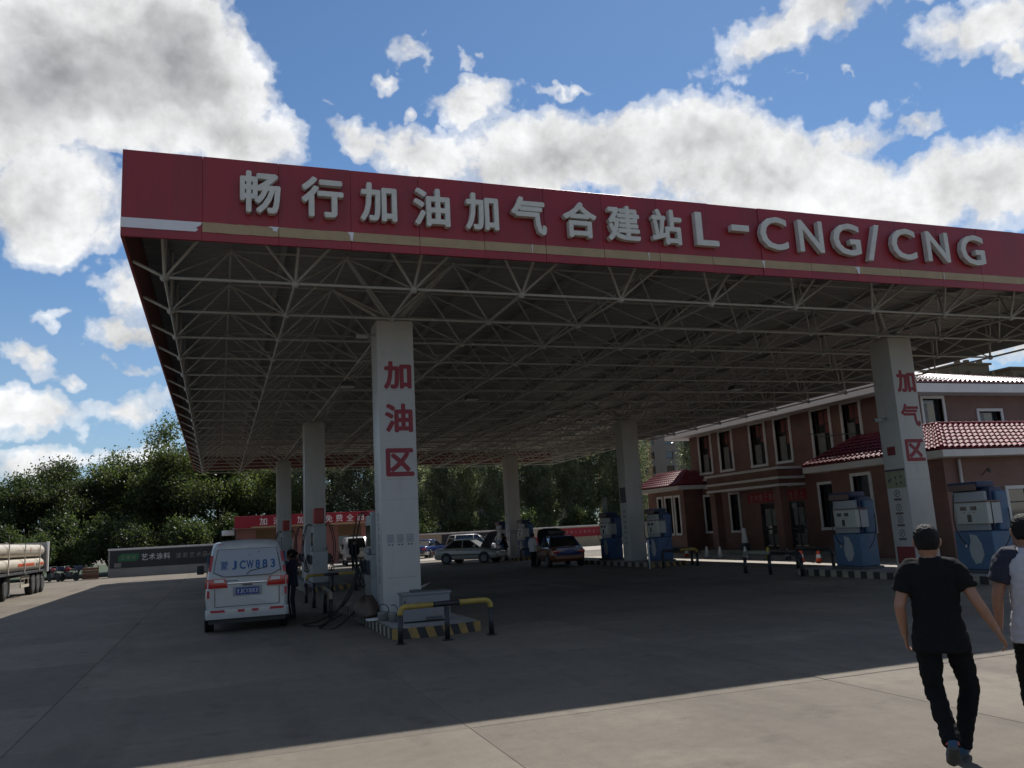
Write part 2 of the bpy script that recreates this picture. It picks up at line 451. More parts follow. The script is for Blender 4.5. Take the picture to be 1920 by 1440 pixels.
def concrete_mat():
    m = bpy.data.materials.new('concrete'); m.use_nodes = True
    nt = m.node_tree; N = nt.nodes; L = nt.links; b = N['Principled BSDF']
    b.inputs['Roughness'].default_value = 0.82; b.inputs['Specular IOR Level'].default_value = 0.35
    g = N.new('ShaderNodeNewGeometry'); oi = N.new('ShaderNodeObjectInfo')
    def nz(scale, det, rough, st=(1, 1, 1), off=(0, 0, 0)):
        mp = N.new('ShaderNodeMapping'); mp.inputs['Scale'].default_value = st; mp.inputs['Location'].default_value = off
        L.new(g.outputs['Position'], mp.inputs[0])
        n = N.new('ShaderNodeTexNoise'); n.inputs['Scale'].default_value = scale; n.inputs['Detail'].default_value = det; n.inputs['Roughness'].default_value = rough
        L.new(mp.outputs[0], n.inputs['Vector']); return n.outputs['Fac']
    def mr(f, a, b_, c, d):
        q = N.new('ShaderNodeMapRange'); q.inputs[1].default_value = a; q.inputs[2].default_value = b_; q.inputs[3].default_value = c; q.inputs[4].default_value = d
        L.new(f, q.inputs[0]); return q.outputs[0]
    def mul(a, b_):
        q = N.new('ShaderNodeMath'); q.operation = 'MULTIPLY'; L.new(a, q.inputs[0]); L.new(b_, q.inputs[1]); return q.outputs[0]
    v = mul(mr(nz(0.5, 5, .6), .3, .7, .84, 1.16), mr(nz(6, 5, .65), .3, .7, .90, 1.10))       # cloudy tone, trowel mottling
    v = mul(v, mr(nz(90, 2, .5), .3, .7, .90, 1.10))                                            # grit
    v = mul(v, mr(nz(1.1, 6, .62, (1, .16, 1), (3, 0, 0)), .52, .72, 1.0, .74))                 # tyre streaks along the lanes
    v = mul(v, mr(nz(1.7, 4, .55, (1, 1, 1), (9, 4, 0)), .60, .74, 1.0, .66))                   # oil drips
    v = mul(v, mr(nz(.8, 7, .7, (.5, 1, 1), (5, 1, 0)), .56, .78, 1.0, 1.40))                   # pale scuffed skin
    v = mul(v, mr(oi.outputs['Random'], 0, 1, .84, 1.14))
    hs = N.new('ShaderNodeHueSaturation'); hs.inputs['Color'].default_value = (0.168, 0.142, 0.108, 1)
    L.new(v, hs.inputs['Value']); L.new(hs.outputs[0], b.inputs['Base Color'])
    bp = N.new('ShaderNodeBump'); bp.inputs['Strength'].default_value = .4; bp.inputs['Distance'].default_value = .01
    L.new(nz(45, 5, .65), bp.inputs['Height']); L.new(bp.outputs[0], b.inputs['Normal'])
    return m


M['concrete'] = concrete_mat()
# ------------------------------------------------------------------ ground
tag(MB().box(-900, 900, -120, 1600, -1.2, -0.13).build('ground', M['earth']), kind='structure')
fc = tag(MB().box(-31.3, 31.7, -4.2, 69.6, -0.125, -0.007).build('forecourt', M['joint']), kind='structure')
SX, SY = 4.2, 4.1
slab_me = []
for k in range(3):
    mb = MB().box(-SX / 2 + 0.003, SX / 2 - 0.003, -SY / 2 + 0.003, SY / 2 - 0.003, -0.016, 0.0)
    slab_me.append(mb.mesh('slab', M['concrete'], bevel=0.005, seg=1))
for i in range(-8, 7):
    for j in range(-4, 14):
        o = obj('slab', slab_me[0], fc, (2.3 + SX * (i + 0.5), 12.2 + SY * (j + 0.5), random.uniform(-0.004, 0.002)))
tag(MB().box(-60, -31.4, -4, 140, -0.14, -0.04).build('road', mat('asphalt', (0.07, 0.07, 0.068), 0.9, var=0.2, scale=0.5)), kind='structure')
tag(MB().box(-31.2, 60, 69.7, 140, -0.14, -0.05).build('verge', M['grass']), kind='structure')
M['paving'] = mat('pale_paving', (0.36, 0.325, 0.27), 0.85, var=0.12, scale=0.7, bump=0.2, bscale=50)  # sunlight brightness put into the colour of added paving strips
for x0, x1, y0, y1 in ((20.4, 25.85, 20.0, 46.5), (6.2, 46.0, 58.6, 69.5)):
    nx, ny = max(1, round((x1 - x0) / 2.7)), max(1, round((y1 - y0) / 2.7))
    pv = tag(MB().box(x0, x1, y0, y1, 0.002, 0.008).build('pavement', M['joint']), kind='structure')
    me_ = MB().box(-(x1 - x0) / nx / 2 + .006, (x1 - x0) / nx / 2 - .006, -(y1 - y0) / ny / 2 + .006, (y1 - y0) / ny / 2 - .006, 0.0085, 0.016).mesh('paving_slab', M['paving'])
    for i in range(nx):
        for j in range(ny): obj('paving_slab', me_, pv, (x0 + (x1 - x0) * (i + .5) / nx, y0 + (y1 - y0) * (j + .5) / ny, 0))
# crack and drain mat marks
def crack(pts, w=0.012):
    vs = []; fs = []
    P = []
    for a, b in zip(pts[:-1], pts[1:]):
        for t in range(9):
            u = t / 9; P.append(Vector((a[0] + (b[0] - a[0]) * u + random.uniform(-.03, .03), a[1] + (b[1] - a[1]) * u + random.uniform(-.03, .03), 0.0045)))
    for i, p in enumerate(P):
        t = (P[min(i + 1, len(P) - 1)] - P[max(i - 1, 0)]).normalized(); nrm = Vector((-t.y, t.x, 0)); ww = w * random.uniform(0.25, 1)
        vs += [p + nrm * ww, p - nrm * ww]
    fs = [(2 * i, 2 * i + 1, 2 * i + 3, 2 * i + 2) for i in range(len(P) - 1)]
    return MB().add(vs, fs)
for pts in ([(0.4, 9.6), (1.2, 9.4)], [(2.3, 9.25), (3.3, 9.5)]):
    c = crack(pts, 0.009).build('crack', M['joint'], fc); tag(c, kind='structure')

# ------------------------------------------------------------------ canopy
CX0, CX1, CY0, CY1 = -1.522, 24.41, 14.0, 59.53
ZB, ZT = 6.85, 8.344
canopy = empty('station_canopy', ((CX0 + CX1) / 2, (CY0 + CY1) / 2, 0), 0, 'red fascia filling station canopy with white space frame on six white columns', 'canopy')
OFF = Vector(canopy.location)


def kid(o):
    """child of the canopy, given in world coordinates"""
    o.parent = canopy; o.location = Vector(o.location) - OFF
    return o


# fascia panels
NP = 21; PW = (CX1 - CX0) / NP
pm = MB().box(-PW / 2 + 0.0015, PW / 2 - 0.0015, 0, 0.05, ZB, ZT).mesh('fascia_panel', M['red'], bevel=0.004, seg=1)
for i in range(NP):
    kid(obj('fascia_panel', pm, None, (CX0 + PW * (i + 0.5), CY0 + random.uniform(-.004, .004), 0), (R_(random.uniform(-.05, .05)), 0, R_(random.uniform(-.2, .2)))))
    kid(obj('fascia_panel', pm, None, (CX0 + PW * (i + 0.5), CY1 - 0.05, 0)))
NQ = 37; PH = (CY1 - CY0 - 0.12) / NQ
pm2 = MB().box(0, 0.05, -PH / 2 + 0.003, PH / 2 - 0.003, ZB, ZT).mesh('fascia_panel', M['red'], bevel=0.004, seg=1)
pm3 = pm2.copy(); pm3.materials[0] = mat('grey_cladding', (0.42, 0.41, 0.39), 0.5, var=0.05)  # unseen right side made grey so it bounces neutral light on the eave
for i in range(NQ):
    y = CY0 + 0.06 + PH * (i + 0.5)
    kid(obj('fascia_panel', pm2, None, (CX0, y, 0))); kid(obj('fascia_panel', pm3, None, (CX1 - 0.05, y, 0)))
M['liner'] = mat('fascia_liner', (0.17, 0.058, 0.052), 0.7, var=0.15, scale=1.5)
for bx_ in ((CX0 + 0.06, CX1 - 0.06, CY0 + 0.052, CY0 + 0.058), (CX0 + 0.06, CX1 - 0.06, CY1 - 0.058, CY1 - 0.052), (CX0 + 0.052, CX0 + 0.058, CY0 + 0.06, CY1 - 0.06), (CX1 - 0.058, CX1 - 0.052, CY0 + 0.06, CY1 - 0.06)):
    kid(MB().box(*bx_, ZB + 0.004, ZT - 0.02).build('fascia_backing', M['deck'] if bx_[0] > 20 else M['liner']))
# gold film band along the front, torn in places
for i in range(NP):
    x0, x1 = CX0 + PW * i, CX0 + PW * (i + 1)
    n = 14; top = []; bot = []
    rag = 0.006
    for k in range(n + 1):
        u = k / n; x = x0 + 0.005 + (x1 - x0 - 0.01) * u
        j1 = random.uniform(-rag, rag) if i in (1, 2) else 0; j2 = random.uniform(-rag, rag) if i in (1, 2) else 0
        top.append((x, 7.165 + i * 0.002 + j1)); bot.append((x, 6.995 + i * 0.002 + j2))
    poly = bot + top[::-1]
    if i == 0:  # bare white strip with a torn end
        poly = [(x0, 6.995), (x1 - 0.10, 6.995), (x1 - 0.06, 7.03), (x1 - 0.09, 7.07), (x1 - 0.02, 7.11), (x1, 7.165), (x0, 7.165)]
    o = MB().prism(poly, 'y', CY0 - 0.012, CY0 - 0.006).build('trim_strip', M['filmwhite'] if i == 0 else M['gold'])
    kid(o)
    if i == 0: o['label'] = 'white strip where the gold film has peeled off'
for x, w, t in ((0.86, 0.09, 0.5), (2.17, 0.055, 1.0), (5.6, 0.012, 1), (8.1, 0.015, 1), (10.83, 0.03, 1), (13.31, 0.07, 0.95), (15.8, 0.012, 1)):
    kid(MB().prism([(x - w, 7.17), (x + w, 7.17), (x + w * 0.6, 7.17 - 0.17 * t), (x, 7.17 - 0.15 * t), (x - w * 0.2, 7.17 - 0.06 * t)], 'y', CY0 - 0.02, CY0 - 0.013).build('torn_film', M['filmwhite']))
# box letters
LET = [('畅', 0.62, 0.70, 7.73, 0.77), ('行', 1.66, 0.76, 7.73, 0.76), ('加', 2.64, 0.69, 7.72, 0.75), ('油', 3.61, 0.72, 7.71, 0.75), ('加', 4.57, 0.68, 7.70, 0.75), ('气', 5.50, 0.75, 7.70, 0.77), ('合', 6.56, 0.75, 7.70, 0.75), ('建', 7.51, 0.76, 7.70, 0.76), ('站', 8.48, 0.73, 7.70, 0.77), ('L', 9.39, 0.62, 7.72, 0.74), ('-', 10.20, 0.50, 7.80, 0.14), ('C', 11.04, 0.81, 7.75, 0.76), ('N', 12.0, 0.75, 7.75, 0.74), ('G', 12.96, 0.86, 7.75, 0.76), ('/', 13.70, 0.20, 7.72, 0.87), ('C', 14.56, 0.82, 7.75, 0.76), ('N', 15.56, 0.78, 7.75, 0.74), ('G', 16.62, 0.86, 7.74, 0.76)]
for ch, x, w, z, h in LET:
    cjk = ord(ch) > 255
    w *= 0.95 if cjk else 0.86; x += 0.02 if cjk else 0.045; h *= 0.97
    if ch == '-':
        o = MB().box(-w / 2, w / 2, -0.07, 0.07, -h / 2, h / 2).build('box_letter', M['letter'], bevel=0.012)
    elif ch == '/':
        o = MB().prism([(-0.21, -h / 2), (-0.08, -h / 2), (0.19, h / 2), (0.06, h / 2)], 'y', -0.07, 0.07).build('box_letter', M['letter'], bevel=0.012)
    else:
        o = obj('box_letter', text_mesh(ch, w, h, 0.029 if cjk else 0.016, 0.115, 'box_letter', M['letter']))
    o.location = (x, CY0 - 0.085, z); kid(o)
# roof deck with ribs and perimeter beams
mb = MB().box(CX0 + 0.06, CX1 - 0.06, CY0 + 0.06, CY1 - 0.06, 7.90, 7.96)
y = CY0 + 0.3
while y < CY1 - 0.3:
    mb.prism([(y - 0.06, 7.902), (y + 0.06, 7.902), (y + 0.035, 7.882), (y - 0.035, 7.882)], 'x', CX0 + 0.07, CX1 - 0.07); y += 0.31
kid(mb.build('roof_deck', M['deck']))
mb = MB()
for k in range(12):
    x = CX0 + 0.5 + k * (CX1 - CX0 - 1.0) / 11
    mb.box(x - 0.05, x + 0.05, CY0 + 0.08, CY1 - 0.08, 7.72, 7.855)
kid(mb.build('purlin', M['deck']))

# space frame
BX, DX, NXB = -0.93, 2.27, 12
BY, DY, NYB = 15.42, 2.27, 20
ZL, ZU = 6.62, 7.58
bn = {(i, j): Vector((BX + DX * i, BY + DY * j, ZL)) for i in range(NXB) for j in range(NYB)}
tn = {(i, j): Vector((BX + DX * (i + .5), BY + DY * (j + .5), ZU)) for i in range(NXB - 1) for j in range(NYB - 1)}
bars = []
for (i, j), p in bn.items():
    if i + 1 < NXB: bars.append((p, bn[i + 1, j], 0.031))
    if j + 1 < NYB: bars.append((p, bn[i, j + 1], 0.031))
for (i, j), p in tn.items():
    if i + 1 < NXB - 1: bars.append((p, tn[i + 1, j], 0.025))
    if j + 1 < NYB - 1: bars.append((p, tn[i, j + 1], 0.025))
    for a, b in ((0, 0), (1, 0), (0, 1), (1, 1)): bars.append((p, bn[i + a, j + b], 0.021))
for j in range(NYB):   # edge brackets and edge posts
    p = bn[0, j]; bars.append((p, Vector((CX0 + 0.06, p.y, ZL + 0.28)), 0.03)); bars.append((p, Vector((p.x, p.y, 7.86)), 0.03))
    p = bn[NXB - 1, j]; bars.append((p, Vector((p.x, p.y, 7.86)), 0.03))
for i in range(NXB):
    p = bn[i, 0]; bars.append((p, Vector((p.x, CY0 + 0.06, 7.45)), 0.03))
    if i + 1 < NXB: bars.append((p, Vector((p.x + DX / 2, CY0 + 0.1, 7.62)), 0.028)); bars.append((bn[i + 1, 0], Vector((p.x + DX / 2, CY0 + 0.1, 7.62)), 0.028))
CXL, CXR, CW, CD = 3.277, 17.596, 0.816, 0.75
CYS = (17.715, 34.19, 50.78)
for x in (CXL, CXR):
    for y in CYS:
        top = Vector((x + CW / 2, y + CD / 2, 6.58))
        near = sorted(tn.values(), key=lambda q: (q.xy - top.xy).length)[:4]
        for q in near: bars.append((top, q, 0.05))
cam_p = Vector((0, 0, 1.85))
def px_size(a, b):
    l = (a - b).length; c = (a + b) / 2
    v = (c - cam_p)
    if v.dot(_w) < 1: return 0
    u_ = v.dot(_r) / v.dot(_w)
    if abs(u_) > 0.64: return 0
    if (v.dot(_u) / v.dot(_w)) > 0.20 and c.z > 7.3: pass
    return l / v.dot(_w)
bars.sort(key=lambda t: -px_size(t[0], t[1]))
unit = MB().tube([(0, 0, 0), (0, 0, 1)], 1.0, 8).mesh('strut', M['steel'])
mb = MB()
for k, (a, b, r) in enumerate(bars):
    d = b - a
    if k < 300:
        o = obj('strut', unit, None, a, d.to_track_quat('Z', 'Y').to_euler(), (r, r, d.length)); kid(o)
    else: mb.tube([a, b], r, 6, cap=False)
o = kid(mb.build('far_struts', M['steel'])); tag(o, kind='stuff')
mb = MB()
for p in list(bn.values()) + list(tn.values()):
    mb.sphere(p, 0.085 if p.z < 7 else 0.07, 8, 5)
tag(kid(mb.build('ball_joints', M['steel'])), kind='stuff')

# columns
def prohibit(parent, p, r=0.10):
    """round pictogram on the left face (normal -X)"""
    n = 20; mb = MB()
    for k in range(n):
        a0, a1 = 2 * PI * k / n, 2 * PI * (k + 1) / n
        q = []
        for rr in (r, r * 0.80):
            q += [(0, rr * math.cos(a0), rr * math.sin(a0)), (0, rr * math.cos(a1), rr * math.sin(a1))]
        mb.add(q, [(0, 1, 3, 2)])
    mb.add([(0, -r * .6, r * .52), (0, -r * .5, r * .62), (0, r * .6, -r * .52), (0, r * .5, -r * .62)], [(0, 1, 2, 3)])
    mb.add([(0, -r * .12, -r * .3), (0, r * .2, -r * .25), (0, r * .25, r * .3), (0, -r * .05, r * .35)], [(0, 1, 2, 3)])
    return mb.build('pictogram', M['darkgrey'], parent, loc=p)


COLTXT = {(0, 0): ('加', '油', '区'), (1, 0): ('加', '气', '区')}
COLLAB = {(0, 0): 'white column with red oil area lettering and three paper codes', (1, 0): 'white column with red gas area lettering and safety signs',
          (0, 1): 'plain white column behind the fuel dispenser with red top', (0, 2): 'farthest plain white column on the fuel side',
          (1, 1): 'white column between two blue gas dispensers', (1, 2): 'farthest white column beside the open-hooded white saloon'}
for ci, x in enumerate((CXL, CXR)):
    for cj, y in enumerate(CYS):
        c = MB().box(0, CW, 0, CD, 0.15, 6.58).build('column', M['colwhite'], bevel=0.03, seg=2, loc=(x, y, 0)); kid(c)
        c['label'] = COLLAB[ci, cj]
        # sheet metal joints and cap
        mb = MB()
        for z in (2.62, 3.05, 5.0): mb.box(-0.0015, CW + 0.0015, -0.0015, CD + 0.0015, z, z + 0.006)
        mb.build('panel_joint', M['grey'], c)
        MB().box(0.12, CW - 0.12, 0.12, CD - 0.12, 6.58, 6.66).build('bearing_plate', M['steel'], c)
        if (ci, cj) in COLTXT:
            for ch, z, hh in zip(COLTXT[ci, cj], (5.34, 4.39, 3.42), (0.63, 0.64, 0.61)):
                obj('lettering', text_mesh(ch, 0.62 if ci == 0 else 0.66, hh, 0.026 if ch == '气' else 0.038, 0, 'lettering', M['colred']), c, (CW / 2 + 0.03, -0.004, z))
            mb = MB().box(0.03, CW - 0.03, -0.006, -0.002, 2.60, 2.85)
        if (ci, cj) == (0, 0):
            # three printed papers (codes left out) with small captions, strip of notices on the left face
            for k in range(3):
                p = MB().box(-0.075, 0.075, -0.006, -0.002, -0.085, 0.085).build('notice_paper', mat('notice_print', (0.30, 0.30, 0.31), 0.7, var=0.5, scale=60), c, loc=(0.185 + 0.21 * k, 0, 1.80))
                mb = MB()
                for q in (-0.035, 0.035): mb.cbox(q, -0.004, -0.13, 0.035, 0.004, 0.03)
                mb.build('caption', M['darkgrey'], p)
            for k in range(7):
                MB().box(-0.006, -0.002, 0.28, 0.42, -0.09, 0.09).build('notice_strip', M['grey'], c, loc=(0, 0, 0.95 + 0.22 * k))
            o = MB().box(0.10, CW - 0.10, -0.005, -0.002, 0, 0.012).build('scratch', M['grey'], c, loc=(0, 0, 0.98))
        if (ci, cj) == (1, 0):
            MB().box(-0.012, -0.002, 0.04, 0.72, 2.42, 2.90).build('notice_board', mat('notice_yellow', (0.27, 0.26, 0.16), 0.6, var=0.1), c)
            MB().box(-0.014, -0.003, 0.03, 0.73, 2.88, 2.94).build('notice_header', M['darkgrey'], c)
            mb = MB()
            for (yy, zz) in ((0.62, 2.62), (0.57, 2.66), (0.38, 2.70), (0.18, 2.72), (0.36, 2.53), (0.20, 2.56)): mb.box(-0.015, -0.013, yy - 0.03, yy + 0.03, zz - 0.035, zz + 0.035)
            mb.build('notice_print', M['darkgrey'], c)
            for k, z in enumerate((2.27, 1.89, 1.57, 1.20)):
                prohibit(c, (-0.004, 0.40, z), 0.10)
                MB().box(-0.006, -0.002, 0.27, 0.53, z - 0.19, z - 0.13).build('caption', mat('caption_brown', (0.13, 0.09, 0.085), 0.6), c)
            MB().box(-0.008, -0.002, 0.04, 0.66, 0.35, 0.84).build('poster', M['poster'], c)
            MB().box(-0.006, -0.002, 0.26, 0.55, 3.32, 3.56).build('poster', M['poster'], c)
        if (ci, cj) == (1, 1):
            MB().box(-0.012, -0.002, 0.1, 0.65, 2.8, 3.5).build('notice_board', M['darkgrey'], c)
            mb = MB()
            for k in range(7): mb.box(-0.006, -0.002, 0.2, 0.5, 0.9 + .24 * k, 1.05 + .24 * k)
            mb.build('notice_strip', M['grey'], c)
        if (ci, cj) == (1, 2):
            for k in range(4): MB().box(0.1 + .14 * k, 0.2 + .14 * k, -0.006, -0.002, 1.6, 1.85).build('notice_paper', M['grey'], c)
            for k in range(4): MB().box(-0.006, -0.002, 0.2, 0.5, 1.2 + .5 * k, 1.4 + .5 * k).build('notice_strip', M['grey'], c)


def cctv(loc, rz, label):
    t = empty('security_camera', loc, rz, label, 'camera', 'cameras on the columns')
    MB().tube([(0.0, 0, 0), (0.16, 0, 0.0), (0.2, 0, -0.03)], 0.018, 6).build('arm', M['grey'], t)
    MB().cbox(0.3, 0, -0.05, 0.26, 0.09, 0.09).build('housing', M['grey'], t, bevel=0.015)
    MB().tube([(0.43, 0, -0.05), (0.45, 0, -0.05)], 0.032, 10).build('lens', M['black'], t)
    MB().tube([(-0.02, 0, 0), (0.01, 0, 0)], 0.05, 10).build('base', M['grey'], t)
    return t
cctv((CXL, 17.95, 6.3), PI, 'grey security camera at the top of the oil area column')
cctv((CXR, 18.15, 4.36), PI, 'grey security camera on the left face of the gas area column')
cctv((CXR + CW, 18.0, 6.4), 0, 'small security camera at the top right of the gas area column')

def floodlight(loc, label):
    t = empty('floodlight', loc, 0, label, 'lamp', 'lamps under the canopy')
    MB().prism([(-0.16, 0.05), (0.16, 0.05), (0.22, -0.10), (-0.22, -0.10)], 'y', -0.2, 0.2).build('housing', M['darkgrey'], t, bevel=0.01)
    MB().box(-0.2, 0.2, -0.18, 0.18, -0.112, -0.101).build('lens', M['white'], t)
    MB().tube([(0, 0, 0.05), (0, 0, 0.2)], 0.02, 6).build('bracket', M['darkgrey'], t)
    return t
floodlight((bn[2, 4].x, bn[2, 4].y, ZL - 0.22), 'small floodlight hanging left of the oil area column under the canopy')
floodlight((bn[4, 5].x, bn[4, 5].y, ZL - 0.22), 'small floodlight hanging right of the oil area column under the canopy')
floodlight((bn[8, 4].x, bn[8, 4].y, ZL - 0.22), 'small floodlight hanging near the gas area column under the canopy')

# ------------------------------------------------------------------ office building
bld = empty('office_building', (26.5, 30, 0), 0, 'two storey brown tiled office with white framed windows and red tiled roofs', 'building')
def bk(o):
    o.parent = bld; o.location = Vector(o.location) - Vector((26.5, 30, 0)); return o


def wall_holes(mb, axis, c, thick, a0, a1, z0, z1, holes):
    """wall slab on plane axis=c (from c to c+thick) with rectangular holes (a0,a1,z0,z1)"""
    As = sorted(set([a0, a1] + [v for h in holes for v in h[:2]])); Zs = sorted(set([z0, z1] + [v for h in holes for v in h[2:]]))
    for i in range(len(As) - 1):
        for j in range(len(Zs) - 1):
            am, zm = (As[i] + As[i + 1]) / 2, (Zs[j] + Zs[j + 1]) / 2
            if any(h[0] < am < h[1] and h[2] < zm < h[3] for h in holes): continue
            if axis == 'x': mb.box(c, c + thick, As[i], As[i + 1], Zs[j], Zs[j + 1])
            else: mb.box(As[i], As[i + 1], c, c + thick, Zs[j], Zs[j + 1])
    return mb


def window(axis, c, a0, a1, z0, z1, sgn=-1, pane_reflection=None, bars=True, depth=0.22):
    """white surround proud of the wall, dark glass set back; opening a0..a1"""
    w = 0.13
    def B(mb, a, b, d0, d1, za, zb):
        lo, hi = min(c + sgn * d0, c + sgn * d1), max(c + sgn * d0, c + sgn * d1)
        return mb.box(lo, hi, a, b, za, zb) if axis == 'x' else mb.box(a, b, lo, hi, za, zb)
    mb = MB()
    B(mb, a0 - w, a1 + w, 0.06, -depth + 0.05, z1, z1 + w); B(mb, a0 - w, a1 + w, 0.09, -depth + 0.05, z0 - w, z0)
    B(mb, a0 - w, a0, 0.06, -depth + 0.05, z0, z1); B(mb, a1, a1 + w, 0.06, -depth + 0.05, z0, z1)
    win = bk(mb.build('window', M['white_trim'], bevel=0.008, seg=1))
    g = B(MB(), a0 + 0.002, a1 - 0.002, -depth + 0.02, -depth + 0.01, z0, z1).build('pane', M['glass']); g.parent = win
    if bars:
        m2 = MB(); am = (a0 + a1) / 2
        B(m2, am - 0.025, am + 0.025, -depth + 0.05, -depth + 0.021, z0, z1)
        zz = z0 + (z1 - z0) * 0.68; B(m2, a0, a1, -depth + 0.048, -depth + 0.022, zz - 0.025, zz + 0.025)
        o = m2.build('glazing_bar', M['frame_dark']); o.parent = win
    if pane_reflection:  # painted reflections: thin coloured sheets just outside the glass
        for nm, u0, u1, v0, v1 in pane_reflection:
            o = B(MB(), a0 + (a1 - a0) * u0, a0 + (a1 - a0) * u1, -depth + 0.0195 + 0.012, -depth + 0.0215, z0 + (z1 - z0) * v0, z0 + (z1 - z0) * v1).build('curtain', M[nm]); o.parent = win
    return win


UP = [(40.68, 41.81), (38.61, 39.72), (35.67, 36.83), (33.64, 34.74), (30.77, 31.92), (28.84, 29.86)]
LOW = [(40.63, 41.75, 1.18, 3.11), (38.45, 39.2, 1.18, 3.11), (30.95, 31.92, 1.2, 3.15), (29.3, 30.0, 1.9, 3.15)]
DOOR = [(35.1, 36.6, 0.25, 2.5), (33.15, 34.35, 0.25, 2.5)]
holes = [(a, b, 4.5, 6.6) for a, b in UP] + LOW + DOOR
FX = 26.5
mb = wall_holes(MB(), 'x', FX, 0.3, 27.6, 42.9, 0.0, 6.9, holes)
FW = [(28.85, 29.95, 4.6, 6.52), (32.0, 33.3, 5.3, 5.95)]
wall_holes(mb, 'y', 27.6, 0.3, FX + 0.3, 39.2, 0.0, 6.9, FW)
mb.box(FX + 0.3, 39.2, 42.6, 42.9, 0, 6.9); mb.box(38.9, 39.2, 27.9, 42.6, 0, 6.9); mb.box(FX + 0.6, 38.8, 28.3, 42.3, 3.4, 3.5)
mb.box(FX + 1.6, FX + 1.7, 28.3, 42.3, 0, 6.8)
bk(mb.build('wall', M['brick']))
for i, (a, b) in enumerate(UP):
    window('x', FX, a, b, 4.5, 6.6, -1, [('curtain', 0.02, 0.47, 0.40 + .08 * (i % 3), 0.98), ('curtain', 0.53, 0.80, 0.66, 0.98), ('curtain2', 0.55, 0.98, 0.02, 0.5 + .1 * (i % 2))])
for h in LOW: window('x', FX, *h, -1, [('curtain2', 0.05, 0.3, 0.05, 0.95)], bars=True)
for h in FW: window('y', 27.6, *h, -1, [('curtain2', 0.05, 0.4, 0, 0.9)], bars=False)
# plinth and step
bk(MB().box(25.9, 26.498, 27.0, 42.9, 0, 0.12).build('plinth', M['islandtop'])); bk(MB().box(24.6, 25.9, 32.2, 39.6, 0, 0.22).build('porch_step', M['islandtop'], bevel=0.01))
# doors
for (a, b, z0, z1) in DOOR:
    d = bk(MB().box(FX + 0.10, FX + 0.14, a, b, z0, z1).build('door', M['glass']))
    mb = MB()
    for q in (a, (a + b) / 2 - 0.035, b - 0.07): mb.box(FX + 0.06, FX + 0.098, q, q + 0.07, z0, z1)
    for q in (z0, 1.15, z1 - 0.08): mb.box(FX + 0.064, FX + 0.096, a + .07, b - .07, q, q + 0.08)
    mb.build('door_frame', M['frame_dark'], d).location = (0, 0, 0)
    MB().box(FX + 0.085, FX + 0.095, a + 0.2, b - 0.25, 1.35, 2.2).build('notice_paper', M['curtain2'], d)
    MB().box(FX + 0.085, FX + 0.095, a + 0.15, b - 0.35, 0.4, 0.95).build('reflection_film', mat('frosted_film', (0.10, 0.11, 0.11), 0.3), d)
# red banners over the doors
bn1 = bk(MB().box(FX - 0.03, FX - 0.01, 32.9, 37.6, 2.56, 3.06).build('banner', M['banner']))
for k, ch in enumerate('生命重于泰山'):
    o = obj('lettering', text_mesh(ch, 0.33, 0.36, 0.012, 0, 'lettering', M['bannertxt']), bn1, (FX - 0.034, 37.25 - k * 0.40, 2.81), (0, 0, -PI / 2))
for k, ch in enumerate('安全至上'):
    o = obj('lettering', text_mesh(ch, 0.30, 0.36, 0.012, 0, 'lettering', M['bannertxt']), bn1, (FX - 0.034, 34.4 - k * 0.38, 2.81), (0, 0, -PI / 2))
# porch
bk(MB().box(25.0, FX - 0.002, 32.95, 39.05, 3.3, 4.02).build('porch_parapet', M['brick']))
for z, e in ((4.02, 0.10), (3.56, 0.08), (3.22, 0.06)):
    bk(MB().box(25.0 - e, FX - 0.003, 32.95 - e, 39.05 + e, z, z + 0.12).build('cornice_band', M['white_trim'], bevel=0.01, seg=1))
bk(MB().box(26.35, FX - 0.004, 39.1, 41.6, 4.02, 4.12).build('cornice_band', M['white_trim'])); bk(MB().box(26.35, FX - 0.004, 39.1, 41.6, 3.56, 3.66).build('cornice_band', M['white_trim']))
for y in (33.0, 38.5): bk(MB().box(25.05, 25.5, y, y + 0.5, 0.22, 3.22).build('porch_pillar', M['brick'], bevel=0.01, seg=1))


def tile_roof(name, corners, n_along, rows, m, parent_fn, rise=0.075):
    """pan tiles on a quad: corners = eave a, eave b, ridge b, ridge a"""
    a, b, c, d = [Vector(p) for p in corners]
    mb = MB(); vs = []; fs = []
    nr = ((b - a).cross(d - a)).normalized()
    if nr.z < 0: nr = -nr
    W = n_along * 6
    for r in range(rows):
        base = len(vs)
        for e, (v, lift) in enumerate((((r - .02) / rows, 0.012), (r / rows, 0.042), ((r + 1) / rows, 0.004))):
            v = max(0.0, min(1.0, v)); p0, p1 = a.lerp(d, v), b.lerp(c, v)
            for i in range(W + 1):
                u = i / W
                vs.append(p0.lerp(p1, u) + nr * (abs(math.sin(PI * u * n_along)) ** 0.8 * rise + lift))
        for i in range(W):
            fs.append((base + W + 1 + i, base + W + 2 + i, base + 2 * W + 3 + i, base + 2 * W + 2 + i))
    mb.add(vs, fs, True)
    # shadow gap under each course
    vs2 = []; fs2 = []
    for r in range(rows):
        p0, p1 = a.lerp(d, r / rows), b.lerp(c, r / rows); k = len(vs2)
        vs2 += [p0 + nr * .04, p1 + nr * .04, p1, p0]; fs2.append((k, k + 1, k + 2, k + 3))
    mb.add(vs2, fs2)
    # closed underside
    k = len(mb.v); mb.add([a - nr * 0.06, b - nr * 0.06, c - nr * 0.06, d - nr * 0.06], [(0, 1, 2, 3)])
    o = parent_fn(mb.build(name, m)); o['kind'] = 'stuff'; return o


